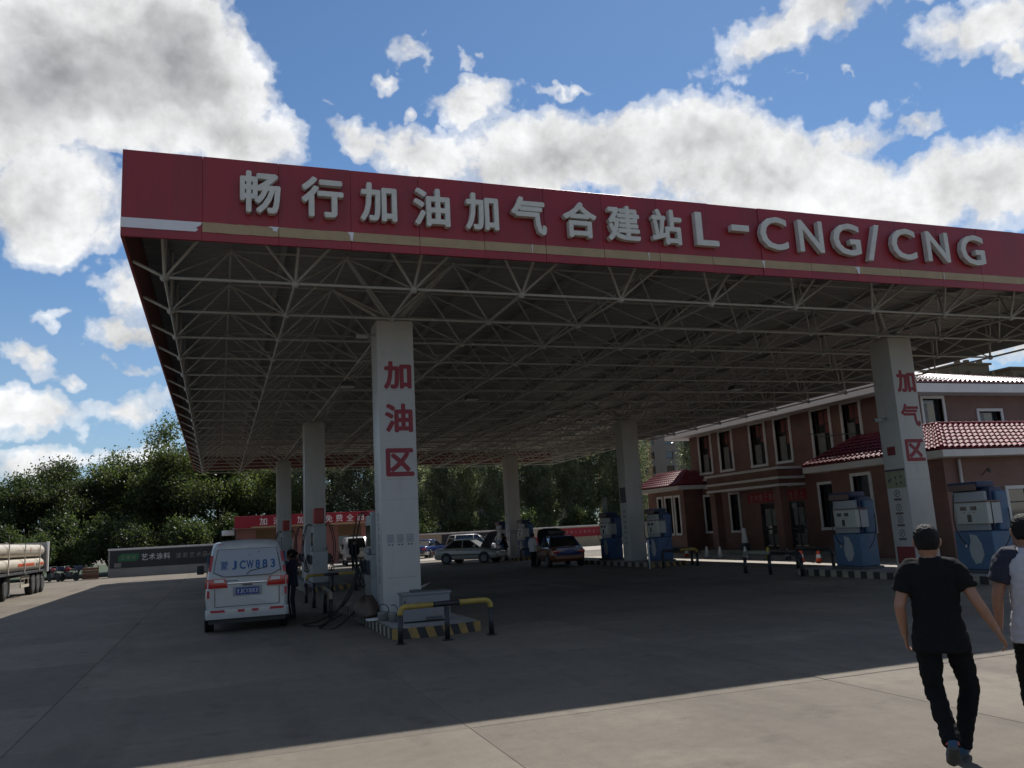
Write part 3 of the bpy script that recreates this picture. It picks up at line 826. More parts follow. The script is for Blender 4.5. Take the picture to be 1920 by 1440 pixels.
def ridge_caps(pts_list, r, m, fn):
    mb = MB()
    for a, b in pts_list:
        a, b = Vector(a), Vector(b); n = max(2, int((b - a).length / 0.34))
        for k in range(n):
            p, q = a.lerp(b, k / n), a.lerp(b, (k + 1.12) / n)
            mb.tube([p, q], [r * 1.12, r * 0.9], 8)
    o = fn(mb.build('ridge_tiles', m)); o['kind'] = 'stuff'; return o


# main hip roof
E0, E1, E2, E3 = (25.6, 26.7), (40.0, 26.7), (40.0, 44.2), (25.6, 44.2)
ZE = 7.06
mb = MB().box(25.6, 40.0, 26.7, 44.2, 6.66, 7.05)
bk(mb.build('eave_fascia', M['white_trim'], bevel=0.01, seg=1))
RZ = 8.95; Ra = (32.8, 33.9, RZ); Rb = (32.8, 37.0, RZ)
P = lambda e: (e[0], e[1], ZE + 0.03)
tile_roof('roof_tiles', (P(E0), P(E1), Ra, Ra), 52, 24, M['tile'], bk)
tile_roof('roof_tiles', (P(E3), P(E0), Ra, Rb), 62, 24, M['tile'], bk)
tile_roof('roof_tiles', (P(E1), P(E2), Rb, Ra), 30, 12, M['tile'], bk)
tile_roof('roof_tiles', (P(E2), P(E3), Rb, Rb), 30, 12, M['tile'], bk)
ridge_caps([(P(E0), Ra), (P(E1), Ra), (P(E2), Rb), (P(E3), Rb), (Ra, Rb)], 0.09, M['tile'], bk)

# low front block with skirt roof
AX0, AY0, AX1, AY1 = 24.35, 22.75, 46.0, 28.6
AH = [(23.55, 24.6, 1.1, 3.25), (26.4, 27.3, 1.1, 3.25)]
mb = wall_holes(MB(), 'x', AX0, 0.3, AY0, AY1, 0, 3.55, AH)
FH = [(27.2, 29.4, 0.9, 2.35)]
wall_holes(mb, 'y', AY0, 0.3, AX0 + 0.3, AX1, 0, 3.55, FH)
mb.box(AX0 + 0.3, FX - 0.01, AY1 - 0.3, AY1, 0, 3.55); mb.box(AX0 + 1.2, AX0 + 1.3, AY0 + 0.3, AY1 - 0.3, 0, 3.5); mb.box(AX1 - .3, AX1, AY0 + .3, 27.59, 0, 3.55)
bk(mb.build('lower_wall', M['brick']))
for h in AH: window('x', AX0, *h, -1, None, bars=False)
window('y', AY0, 27.2, 29.4, 0.9, 2.35, -1, None)
bk(MB().box(23.6, 46.9, 22.0, 29.4, 3.55, 3.8).build('eave_fascia', M['white_trim'], bevel=0.01, seg=1)).data
Q = [(23.6, 22.0, 3.83), (46.9, 22.0, 3.83), (46.9, 23.6, 4.85), (25.2, 23.6, 4.85)]
tile_roof('roof_tiles', Q, 84, 7, M['tile2'], bk)
tile_roof('roof_tiles', ((23.6, 29.4, 3.83), (23.6, 22.0, 3.83), (25.2, 23.6, 4.85), (25.2, 27.9, 4.85)), 28, 7, M['tile2'], bk)
tile_roof('roof_tiles', ((FX - .01, 29.4, 3.83), (23.6, 29.4, 3.83), (25.2, 27.9, 4.85), (FX - .01, 27.9, 4.85)), 10, 7, M['tile2'], bk)
ridge_caps([((23.6, 22.0, 3.86), (25.2, 23.6, 4.9)), ((25.2, 23.6, 4.9), (46, 23.6, 4.9)), ((25.2, 23.6, 4.9), (25.2, 27.9, 4.9)), ((23.6, 29.4, 3.86), (25.2, 27.9, 4.9))], 0.075, M['tile2'], bk)
bk(MB().box(25.2, 46, 23.6, 27.59, 4.80, 4.86).build('flat_roof', M['deck']))
bk(MB().tube([(25.0, 22.66, 0.1), (25.0, 22.66, 3.5)], 0.055, 8).build('downpipe', M['white_trim']))
w = bk(MB().tube([(26.1, 22.74, 2.9), (26.1, 22.45, 3.15), (25.9, 22.25, 3.08)], 0.015, 6).build('wall_lamp', M['darkgrey'])); MB().sphere((25.9, 22.25, 3.03), 0.07).build('lamp_shade', M['darkgrey'], w)
# far low wing
WX0, WY0, WY1 = 25.25, 42.0, 46.2
WH = [(42.5, 42.95, 1.15, 3.2), (43.35, 44.05, 1.15, 3.2), (44.5, 44.95, 1.15, 3.2)]
mb = wall_holes(MB(), 'x', WX0, 0.25, WY0, WY1, 0, 3.6, WH); mb.box(WX0 + .25, 30, WY0, WY0 + .25, 0, 3.6) if False else mb.box(WX0 + .25, FX - .005, WY0, WY0 + .25, 0, 3.6); mb.box(WX0 + .9, WX0 + 1, WY0 + .3, WY1, 0, 3.5); mb.box(WX0 + .25, 30, WY1 - .25, WY1, 0, 3.6)
bk(mb.build('wing_wall', M['brick']))
for h in WH: window('x', WX0, *h, -1, None, bars=False)
bk(MB().box(24.6, 26.45, 41.4, 46.9, 3.6, 3.82).build('eave_fascia', M['white_trim'], bevel=0.01, seg=1))
tile_roof('roof_tiles', ((24.6, 46.9, 3.85), (24.6, 41.4, 3.85), (25.9, 42.5, 4.7), (25.9, 46.0, 4.7)), 20, 6, M['tile2'], bk)
tile_roof('roof_tiles', ((24.6, 41.4, 3.85), (26.49, 41.4, 3.85), (26.49, 42.5, 4.7), (25.9, 42.5, 4.7)), 7, 6, M['tile2'], bk)
ridge_caps([((24.6, 41.4, 3.88), (25.9, 42.5, 4.74)), ((25.9, 42.5, 4.74), (25.9, 46, 4.74))], 0.07, M['tile2'], bk)
bk(MB().box(25.9, 30, 42.92, 46, 4.6, 4.68).build('flat_roof', M['deck']))
tag(MB().tube([(26.42, 33.3, 6.6), (25.9, 32.6, 6.15), (25.6, 31.4, 5.55), (25.5, 30.0, 5.2), (25.4, 28.5, 5.15), (24.8, 27.0, 4.95)], 0.022, 6).build('overhead_cable', M['black']), 'black cable sagging across the upper windows of the brown office', 'cable')

# ------------------------------------------------------------------ car wash
cw = empty('car_wash', (7.5, 68, 0), 0, 'low pink tiled car wash with red sign band and white lettering', 'building')
def ck(o): o.parent = cw; o.location = Vector(o.location) - Vector((7.5, 68, 0)); return o
CH = [(2.8, 5.6, 0.0, 2.9), (6.6, 8.0, 0.9, 2.9), (9.1, 10.9, 0.0, 2.9), (11.8, 13.2, 0.9, 2.9)]
mb = wall_holes(MB(), 'y', 68, 0.25, 1.4, 14.5, 0, 3.0, CH); mb.box(1.4, 1.65, 68.25, 74, 0, 3.0); mb.box(14.25, 14.5, 68.25, 74, 0, 3.0); mb.box(1.65, 14.25, 73.75, 74, 0, 3.0)
ck(mb.build('wall', M['brickpink']))
ck(MB().box(1.1, 14.8, 67.3, 74.2, 3.0, 3.12).build('roof', M['deck']))
dm = mat('shutter', (0.16, 0.09, 0.035), 0.6, var=0.2, stretch=(1, 1, 8))
for a, b, z0, z1 in CH:
    d = ck(MB().box(a + .01, b - .01, 68.14, 68.2, z0, z1).build('roller_door' if z0 == 0 else 'window_pane', M['glass']))
    MB().box(a + .01, b - .01, 68.05, 68.13, z1 - 0.8, z1).build('shutter_box', dm, d)
band = ck(MB().box(1.2, 14.7, 67.0, 67.25, 3.05, 3.95).build('sign_band', M['banner'], bevel=0.03))
band['label'] = 'red sign band with white lettering'
ck(MB().box(2.4, 14.6, 66.97, 66.998, 3.02, 3.14).build('trim_strip', M['gold']))
X = 3.0
for k, ch in enumerate('加油加气免费全自动洗车'):
    x = 3.3 + k * 0.98 + (0.6 if k > 3 else 0)
    x = [3.3, 4.3, 6.1, 7.0, 8.25, 9.05, 9.9, 10.72, 11.55, 12.4, 13.2][k]
    ck(obj('lettering', text_mesh(ch, 0.55, 0.56, 0.012, 0, 'lettering', M['white']), None, (x, 66.99, 3.5)))
ck(MB().box(0.3, 1.2, 67.3, 67.7, 2.55, 2.95).build('vent_box', M['aluminium'], bevel=0.02))

# ------------------------------------------------------------------ boundary walls with advertising
M['stone'] = mat('wall_render', (0.30, 0.28, 0.25), 0.85, var=0.12, scale=1.2)
M['adblack'] = mat('advert_print', (0.022, 0.024, 0.026), 0.6, var=0.1)
M['adgreen'] = mat('advert_green', (0.02, 0.13, 0.05), 0.6)
M['adtext'] = mat('advert_lettering', (0.55, 0.55, 0.55), 0.6)
M['addim'] = mat('advert_dim_lettering', (0.20, 0.19, 0.16), 0.6)
wl = empty('boundary_wall', (-3, 67, 0), 0, 'low boundary wall left of the car wash with black paint advert', 'wall')
def wk(o): o.parent = wl; o.location = Vector(o.location) - Vector((-3, 67, 0)); return o
wk(MB().box(-7.4, 1.2, 67.0, 67.25, 0, 1.9).build('wall_body', M['stone'])); wk(MB().box(-7.45, 1.25, 66.95, 67.3, 1.9, 2.02).build('coping', M['white_trim'], bevel=0.01))
ad = wk(MB().box(-7.3, 1.1, 66.975, 66.995, 0.62, 1.86).build('advert_board', M['adblack']))
def adtext(s, x0, z, hgt, m, par, step=None, y=66.97):
    for k, ch in enumerate(s):
        o = obj('lettering', text_mesh(ch, hgt * 0.95, hgt, 0.012, 0, 'lettering', m)); o.parent = par
        o.location = (x0 + k * (step or hgt * 1.08), y, z)
lg = MB().prism([(-6.75, 1.08), (-5.55, 1.08), (-5.38, 1.25), (-5.38, 1.62), (-6.55, 1.62), (-6.75, 1.42)], 'y', 66.962, 66.973).build('logo', M['adgreen'], ad)
adtext('三棵树', -6.45, 1.35, 0.26, M['addim'], ad, 0.36, 66.958)
adtext('艺术涂料', -5.0, 1.33, 0.46, M['adtext'], ad, 0.5)
adtext('漆彩艺术品位', -2.7, 1.30, 0.38, M['addim'], ad, 0.46)
wk(MB().box(-7.0, -6.55, 66.962, 66.973, 0.68, 0.98).build('printed_square', M['addim']))
wb = empty('boundary_wall', (26, 72, 0), 0, 'long cream boundary wall behind the parked cars with black advert and red banner', 'wall')
def wk2(o): o.parent = wb; o.location = Vector(o.location) - Vector((26, 72, 0)); return o
M['cream'] = mat('cream_wall', (0.40, 0.33, 0.24), 0.85, var=0.12, scale=1.0)
wk2(MB().box(14.8, 46, 72.0, 72.25, 0, 1.8).build('wall_body', M['cream'])); wk2(MB().box(14.7, 46.1, 71.95, 72.3, 1.8, 1.92).build('coping', M['white_trim'], bevel=0.01))
ad2 = wk2(MB().box(18.6, 24.6, 71.975, 71.995, 0.5, 1.75).build('advert_board', M['adblack']))
adtext('艺术涂料', 22.1, 1.25, 0.55, M['adtext'], ad2, 0.62, 71.968)
rb = wk2(MB().box(29.2, 36.0, 71.975, 71.995, 0.9, 1.72).build('banner', M['banner'])); wk2(MB().box(27.2, 29.19, 71.98, 71.996, 0.2, 1.05).build('banner', M['banner']))
adtext('严禁烟火注意安全文明加气', 30.1, 1.35, 0.30, M['bannertxt'], rb, 0.46, 71.968)

# ------------------------------------------------------------------ far housing
def block(name, x0, x1, y, dep, z1, m, label, nx, nz, roof=None, wz0=2.0, sun=None):
    t = empty(name, ((x0 + x1) / 2, y, 0), 0, label, 'building', 'apartment blocks beyond the trees')
    cx = (x0 + x1) / 2
    def pk(o): o.parent = t; o.location = Vector(o.location) - Vector((cx, y, 0)); return o
    holes = []
    wx = (x1 - x0) / nx; hz = (z1 - wz0) / nz
    for i in range(nx):
        for j in range(nz):
            holes.append((x0 + wx * (i + .3), x0 + wx * (i + .7), wz0 + hz * (j + .28), wz0 + hz * (j + .8)))
    mb = wall_holes(MB(), 'y', y, 0.35, x0, x1, 0, z1, holes); mb.box(x0, x1, y + dep - .3, y + dep, 0, z1); mb.box(x0, x0 + .3, y + .35, y + dep - .3, 0, z1); mb.box(x1 - .3, x1, y + .35, y + dep - .3, 0, z1); mb.box(x0, x1, y + .36, y + dep - .31, z1 - .3, z1 - .1)
    pk(mb.build('wall', m))
    if holes:
        hw = holes[0]; wm = MB().box(-(hw[1] - hw[0]) / 2, (hw[1] - hw[0]) / 2, 0, 0.04, -(hw[3] - hw[2]) / 2, (hw[3] - hw[2]) / 2).mesh('window', M['glass'])
        for hh in holes: pk(obj('window', wm, None, ((hh[0] + hh[1]) / 2, y + 0.2, (hh[2] + hh[3]) / 2)))
    pk(MB().box(x0 - .2, x1 + .2, y - .2, y + dep + .2, z1, z1 + 0.35).build('parapet', m))
    return t, pk


M['far1'] = mat('far_render', (0.20, 0.18, 0.16), 0.85, var=0.06); M['far2'] = mat('far_ochre', (0.30, 0.19, 0.095), 0.85, var=0.06); M['far3'] = mat('far_brown', (0.15, 0.115, 0.07), 0.85, var=0.08)
block('apartment_block', 34, 68, 150, 14, 15.6, M['far1'], 'long grey apartment block behind the poplars', 12, 5)
block('apartment_block', 77.5, 83.5, 150, 14, 22, M['far2'], 'narrow ochre apartment tower beside the far low wing', 2, 7)
block('apartment_block', 85.5, 104, 158, 14, 20.5, M['far1'], 'grey apartment block behind the tree beside the office', 4, 6)

# ------------------------------------------------------------------ trees
def leaf_mat(name, c1, c2, rough=0.45):
    m = bpy.data.materials.new(name); m.use_nodes = True
    nt = m.node_tree; N = nt.nodes; L = nt.links; b = N['Principled BSDF']
    g = N.new('ShaderNodeNewGeometry'); oi = N.new('ShaderNodeObjectInfo')
    mx = N.new('ShaderNodeMix'); mx.data_type = 'RGBA'; mx.inputs[6].default_value = (*c1, 1); mx.inputs[7].default_value = (*c2, 1)
    L.new(g.outputs['Random Per Island'], mx.inputs['Factor'])
    hs = N.new('ShaderNodeHueSaturation'); mr = N.new('ShaderNodeMapRange'); mr.inputs[3].default_value = 0.75; mr.inputs[4].default_value = 1.25
    L.new(oi.outputs['Random'], mr.inputs[0]); L.new(mr.outputs[0], hs.inputs['Value']); L.new(mx.outputs[2], hs.inputs['Color'])
    L.new(hs.outputs[0], b.inputs['Base Color']); b.inputs['Roughness'].default_value = rough
    tr = N.new('ShaderNodeBsdfTranslucent'); h2 = N.new('ShaderNodeHueSaturation'); h2.inputs['Saturation'].default_value = 1.15; h2.inputs['Value'].default_value = 1.7
    L.new(hs.outputs[0], h2.inputs['Color']); L.new(h2.outputs[0], tr.inputs[0])
    ms = N.new('ShaderNodeMixShader'); ms.inputs[0].default_value = 0.5
    L.new(b.outputs[0], ms.inputs[1]); L.new(tr.outputs[0], ms.inputs[2]); L.new(ms.outputs[0], N['Material Output'].inputs['Surface'])
    return m


M['leafA'] = leaf_mat('elm_leaf', (0.045, 0.068, 0.022), (0.105, 0.125, 0.042), 0.45)
M['leafB'] = leaf_mat('poplar_leaf', (0.10, 0.125, 0.065), (0.19, 0.205, 0.12), 0.28)
M['leafC'] = leaf_mat('dark_leaf', (0.036, 0.056, 0.020), (0.075, 0.095, 0.034), 0.45)
M['bark'] = mat('bark', (0.055, 0.045, 0.035), 0.9, var=0.3, scale=6, bump=0.6, bscale=14, stretch=(1, 1, 0.2))
M['barkpale'] = mat('poplar_bark', (0.13, 0.125, 0.10), 0.85, var=0.3, scale=5, bump=0.4, bscale=14, stretch=(1, 1, 0.3))


def tree_meshes(seed, H, Wd, style, leaf, nleaf, lsz, bark):
    """trunk mesh and crown mesh of one kind"""
    rr = random.Random(seed)
    tk = MB(); cr_v = []; cr_f = []
    tips = []
    def branch(p, d, l, r, lev):
        n = 5; pts = [p]; rs = [r]; q = Vector(p); dd = Vector(d)
        for i in range(n):
            dd = (dd + Vector((rr.uniform(-.16, .16), rr.uniform(-.16, .16), rr.uniform(-.05, .14)))).normalized()
            q = q + dd * (l / n); pts.append(q.copy()); rs.append(r * (1 - 0.62 * (i + 1) / n))
        tk.tube(pts, rs, 6 if lev < 2 else 4, cap=False)
        if lev >= 2:
            tips.append((pts[-1], l)); tips.append((pts[3], l)); return
        tips.append((pts[-1], l * .8))
        k = 4 if lev == 0 else 3
        for i in range(k):
            t = rr.randint(2, n); a = rr.uniform(0, 2 * PI); o = rr.uniform(.5, 1.0)
            nd = (dd * (1 - o * .55) + Vector((math.cos(a), math.sin(a), rr.uniform(-.1, .5))) * o).normalized()
            branch(pts[t], nd, l * rr.uniform(.5, .72), rs[t] * .7, lev + 1)
    clumps = []
    if style == 'poplar':
        tr = H * 0.016
        pts = [Vector((0, 0, -0.1))]; x = y = 0
        for i in range(1, 9): x += rr.uniform(-.09, .09); y += rr.uniform(-.09, .09); pts.append(Vector((x, y, H * .93 * i / 8)))
        tk.tube(pts, [tr * (1 - .85 * i / 8) for i in range(9)], 7, cap=False)
        nb = 40
        for i in range(nb):
            u = 0.10 + 0.88 * (i / nb); p = pts[0].lerp(pts[-1], u)
            k = min(7, int(u * 8)); p = pts[k].lerp(pts[k + 1], u * 8 - k)
            a = i * 2.4 + rr.uniform(-.4, .4); env = Wd * .5 * (min(1, u / .28) ** .6) * (1 - max(0, u - .55) / .5) ** .85
            l = env * rr.uniform(.75, 1.2); e = p + Vector((math.cos(a) * l, math.sin(a) * l, l * rr.uniform(.75, 1.25)))
            tk.tube([p, p.lerp(e, .5) + Vector((0, 0, -.08 * l)), e], [tr * .28 * (1.1 - u), tr * .2 * (1.1 - u), .012], 4, cap=False)
            for t in (.35, .6, .85, 1.0): clumps.append((p.lerp(e, t), .22 + .17 * l, .30 + .25 * l))
    else:
        tr = H * 0.022
        fork = H * (.22 if style == 'elm' else .16)
        pts = [Vector((0, 0, -0.1)), Vector((rr.uniform(-.1, .1), rr.uniform(-.1, .1), fork * .5)), Vector((rr.uniform(-.2, .2), rr.uniform(-.2, .2), fork))]
        tk.tube(pts, [tr * 1.15, tr, tr * .85], 8, cap=False)
        for i in range(6):
            a = i * 2 * PI / 6 + rr.uniform(-.3, .3); o = rr.uniform(.3, .95) if i else .1
            l = H * .42 * (1 - .22 * o)
            branch(pts[-1] - Vector((0, 0, rr.uniform(0, fork * .25))), Vector((math.cos(a) * o * Wd / H * 1.5, math.sin(a) * o * Wd / H * 1.5, 1)).normalized(), l, tr * .55, 0)
        if style == 'elm':      # lower skirts of foliage on side shoots
            for i in range(22):
                a = rr.uniform(0, 2 * PI); q = rr.uniform(.25, .42) * Wd; zz = rr.uniform(.10, .42) * H
                e = Vector((math.cos(a) * q, math.sin(a) * q, zz)); tk.tube([Vector((0, 0, zz * .7)), e * .6 + Vector((0, 0, zz * .42)), e], [.05, .035, .012], 4, cap=False)
                clumps.append((e, .9, .8)); clumps.append((e * .7 + Vector((0, 0, zz * .3)), .8, .7))
        for p, l in tips:
            clumps.append((p, .45 + .30 * l, .40 + .22 * l))
    # leaves: small bent quads in the clumps
    per = max(1, nleaf // len(clumps))
    for c, sr, sz in clumps:
        den = rr.uniform(.5, 1.4)
        for _ in range(int(per * den)):
            g = Vector((rr.gauss(0, .55), rr.gauss(0, .55), rr.gauss(0, .55)))
            p = c + Vector((g.x * sr, g.y * sr, g.z * sz))
            if p.z < 0.3: continue
            nrm = Vector((rr.uniform(-1, 1), rr.uniform(-1, 1), rr.uniform(-.5, 1))).normalized()
            t = nrm.orthogonal().normalized(); t = Matrix.Rotation(rr.uniform(0, 6.28), 3, nrm) @ t; b = nrm.cross(t)
            s = lsz * rr.uniform(.6, 1.35); o = len(cr_v)
            cr_v.extend([tuple(p - t * s), tuple(p + b * s * .55 + nrm * s * .12), tuple(p + t * s), tuple(p - b * s * .55 + nrm * s * .12)])
            cr_f.append((o, o + 1, o + 2, o + 3))
    tm = tk.mesh('trunk', bark, fixn=False)
    cm = bpy.data.meshes.new('crown'); cm.from_pydata(cr_v, [], cr_f); cm.materials.append(leaf)
    return tm, cm


KINDS = {}
for k, (seed, H, W_, st, lf, nl, ls, bk_) in dict(
        elm1=(3, 12.5, 10, 'elm', M['leafA'], 46000, .115, M['bark']), elm2=(11, 11.5, 9, 'elm', M['leafA'], 42000, .115, M['bark']), elm3=(23, 11, 7, 'elm', M['leafC'], 38000, .115, M['bark']),
        pop1=(5, 11.5, 4.2, 'poplar', M['leafB'], 20000, .105, M['barkpale']), pop2=(8, 11, 3.8, 'poplar', M['leafB'], 19000, .105, M['barkpale']), pop3=(15, 12, 4.6, 'poplar', M['leafB'], 21000, .105, M['barkpale']),
        bush=(31, 4.2, 4.6, 'bush', M['leafC'], 11000, .10, M['bark'])).items():
    KINDS[k] = tree_meshes(seed, H, W_, st, lf, nl, ls, bk_)


def plant_tree(name, kind, x, y, s, rz, label, group, sz=None):
    t = empty(name, (x, y, -0.06), rz, label, 'tree' if name != 'shrub' else 'shrub', group); t.scale = (s, s, sz or s)
    obj('trunk' if name != 'shrub' else 'stem', KINDS[kind][0], t); obj('crown', KINDS[kind][1], t)
    return t


ELMS = [('elm3', -17.0, 79, .84, 0.3, 'dark tree at the left picture edge behind the tube trailer'), ('elm3', -13.2, 80, .98, 2.1, 'narrow dark tree with sky gaps just right of the tube trailer'),
        ('elm2', -7.6, 83, 1.05, 4.0, 'broad tree rising over the left end of the advert wall'), ('elm1', -3.6, 82, 1.12, 1.0, 'tallest broad green tree touching the left canopy corner'),
        ('elm1', 0.6, 86, 1.12, 5.2, 'broad tree behind the left canopy corner and the white van'), ('elm2', -20.5, 86, .8, 1.4, 'dark tree beyond the left picture edge'),
        ('elm2', 4.6, 84, 1.0, 2.6, 'broad dark tree above the left half of the car wash sign'), ('elm3', -5.5, 90, 1.0, .7, 'rear dark tree filling the gap behind the advert wall')]
for k, x, y, s, rz, lab in ELMS: plant_tree('broadleaf_tree', k, x, y, s, rz, lab, 'broad trees on the left')
POPN = [(8.2, 82), (10.6, 84), (12.6, 81), (15.0, 83.5), (17.2, 81), (19.4, 83.5), (21.6, 81), (24.0, 83), (26.4, 81), (28.6, 83.5), (31.0, 81.2), (33.2, 83), (35.6, 81), (38.0, 82.5), (40.6, 81), (43.2, 83)]
POPL = ['above the car wash sign', 'above the middle of the car wash', 'just left of the oil area column', 'behind the oil area column', 'just right of the oil area column', 'over the blue and white saloon', 'over the white estate car', 'over the rear of the open-hooded white saloon', 'left of the farthest gas side column',
        'behind the farthest gas side column', 'over the orange and blue taxi', 'right of the taxi over the red banner', 'over the left end of the red banner', 'over the middle of the red banner', 'left of the middle gas side column', 'behind the middle gas side column']
for i, ((x, y), lb) in enumerate(zip(POPN, POPL)):
    plant_tree('poplar_tree', ('pop1', 'pop2', 'pop3')[i % 3], x, y, random.uniform(.9, 1.06), random.uniform(0, 6.28), 'slender poplar ' + lb, 'poplars behind the wall', sz=random.uniform(.92, 1.08) * (1.0 if i < 11 else 1.12))
plant_tree('poplar_tree', 'pop3', 39.5, 62, 0.95, 1.0, 'bright poplar between the far tower and the brown office', 'poplars behind the wall')
plant_tree('poplar_tree', 'pop1', 42.5, 64, 0.9, 2.0, 'poplar partly hidden by the corner of the brown office', 'poplars behind the wall')
BUSH = [(-19.5, 75, 1.3, 'bush at the left picture edge over the gas cylinders'), (-11.6, 76.5, 1.35, 'tall bush between the trailer and the advert wall'), (-8.2, 75, 1.2, 'tall bush touching the left end of the advert wall'), (-16.5, 73, 1.2, 'bush behind the rear of the tube trailer'), (-13.2, 72.5, .9, 'bush just right of the tube trailer rear panel'), (-10.2, 74, .8, 'low bush beside the parked motorcycles'), (-6.0, 73, 1.0, 'bush behind the green logo of the advert wall'), (-2.6, 73.5, 1.1, 'bush behind the white lettering of the advert wall'),
        (0.6, 76, 1.15, 'bush left of the car wash sign'), (17.5, 76, 1.0, 'bush behind the black advert on the cream wall'), (22, 76.5, .95, 'bush behind the open hood of the white saloon'), (27.5, 76, 1.0, 'bush behind the taxi'), (33.5, 76, .95, 'bush behind the red banner wall'), (39, 75.5, 1.0, 'bush behind the middle gas side column'), (12.5, 77, 1.1, 'bush behind the right half of the car wash')]
for i, (x, y, s, lb) in enumerate(BUSH): plant_tree('shrub', 'bush', x, y, s, i * 1.3, lb, 'bushes along the walls')

# ------------------------------------------------------------------ islands
def island(x0, x1, y0, y1, bw, side_m, label):
    t = empty('pump_island', ((x0 + x1) / 2, y0, 0), 0, label, 'kerb', 'pump islands')
    ox, oy = (x0 + x1) / 2, y0
    w = (x1 - x0) / 2; Lg = y1 - y0
    def outline(g):
        pts = []
        n = 8
        for k in range(n + 1):
            u = -1 + 2 * k / n; pts.append(((w - g) * u, 0.16 * (abs(u) ** 2.2) + g + 0.05 * u))
        pts += [(w - g, Lg - g), (-w + g, Lg - g)]
        return pts
    MB().prism(outline(0.05), 'z', 0, 0.19).build('island_slab', M['islandtop'], t, bevel=0.02)
    # painted kerb blocks: nose and both long sides
    path = [Vector((-w, Lg)), Vector((-w, 0.16 - 0.05))] + [Vector(p) for p in outline(0)[1:9]] + [Vector((w, Lg))]
    acc = 0; k = 0
    def kb(a, b, idx, slant, mm):
        d = (b - a).normalized(); nrm = Vector((-d.y, d.x)); h = 0.185
        s = d * slant
        A = [a, b]; vs = []
        for z, sh in ((0.0, -1), (h, 1)):
            for p in (a, b):
                q = p + s * sh * .5
                vs.append((q.x, q.y, z)); vs.append((q.x + nrm.x * .07, q.y + nrm.y * .07, z))
        MB().add(vs, [(0, 2, 6, 4), (1, 5, 7, 3), (4, 6, 7, 5), (0, 1, 3, 2), (0, 4, 5, 1), (2, 3, 7, 6)]).build('kerb_block', mm, t)
    # left side
    n = int((Lg - .2) / bw)
    for i in range(n):
        a = Vector((-w, Lg - i * (Lg - .11) / n)); b = Vector((-w, Lg - (i + 1) * (Lg - .11) / n)); kb(a, b, i, 0.0, M['black'] if i % 2 else side_m)
    nose = [Vector(p) for p in outline(0)[:9]]; nose[0] = Vector((-w, 0.11))
    # resample nose
    ln = [0]
    for a, b in zip(nose[:-1], nose[1:]): ln.append(ln[-1] + (b - a).length)
    m = int(ln[-1] / 0.155); pts = []
    for i in range(m + 1):
        s = ln[-1] * i / m
        for q in range(len(ln) - 1):
            if ln[q] <= s <= ln[q + 1] + 1e-6:
                pts.append(nose[q].lerp(nose[q + 1], (s - ln[q]) / (ln[q + 1] - ln[q]))); break
    for i in range(m): kb(pts[i], pts[i + 1], i, -0.07 if 0 < i < m - 1 else 0, M['hazyellow'] if i % 2 == 0 else M['black'])
    MB().box(w - .07, w, .22, Lg, 0, .185).build('kerb', side_m, t)
    return t


IL = ['striped island under the oil area column', 'striped island under the middle fuel side column', 'striped island under the farthest fuel side column']
IR = ['striped island under the gas area column', 'striped island under the middle gas side column', 'striped island under the farthest gas side column']
for y, l, r in zip(CYS, IL, IR):
    island(3.0, 4.72, y - 2.35, y + 5.2, 0.2 if y < 20 else 0.32, M['kerbwhite'], l)
    island(17.0, 18.75, y - 3.0, y + 4.2, 0.24 if y < 20 else 0.34, M['kerbwhite'], r)


# ------------------------------------------------------------------ guard rails
def rail(pts, h, r, cols, label, group='tube guard rails', name='guard_rail'):
    """posts at pts (first and last bend into the bar)"""
    t = empty(name, (pts[0][0], pts[0][1], 0), 0, label, 'guard rail', group)
    o0 = Vector((pts[0][0], pts[0][1], 0)); P = [Vector((p[0], p[1], 0)) - o0 for p in pts]
    a, b = P[0], P[-1]; d = (b - a).normalized(); c = r * 2.2
    za = h - c
    for p in P:
        end = h - r if p not in (a, b) else za - 0.02
        o = MB().tube([p, p + Vector((0, 0, end))], r, 12).build('post', M['black'], t)
        MB().tube([p + Vector((0, 0, 0.002)), p + Vector((0, 0, 0.014))], r * 2.1, 14).build('base_plate', M['black'], o)
    def arc(p, sgn):
        return [p + Vector((0, 0, za)) + d * sgn * c * (1 - math.cos(q)) + Vector((0, 0, c * math.sin(q))) for q in [i * PI / 2 / 6 for i in range(7)]]
    L = (b - a).length
    seg = [arc(a, 1), arc(b, -1)]
    n = len(cols)
    bar0, bar1 = seg[0][-1], seg[1][-1]
    for i, cm in enumerate(cols):
        q0, q1 = bar0.lerp(bar1, i / n), bar0.lerp(bar1, (i + 1) / n)
        pp = [q0, q1]
        if i == 0: pp = [a + Vector((0, 0, za - .03))] + seg[0] + [q1]
        if i == n - 1: pp = (pp[:-1] if n > 1 else pp[:-1]) + list(reversed(seg[1])) + [b + Vector((0, 0, za - .03))]
        MB().tube(pp, r * 1.02, 12).build('rail_bar', M[cm], t)
    return t


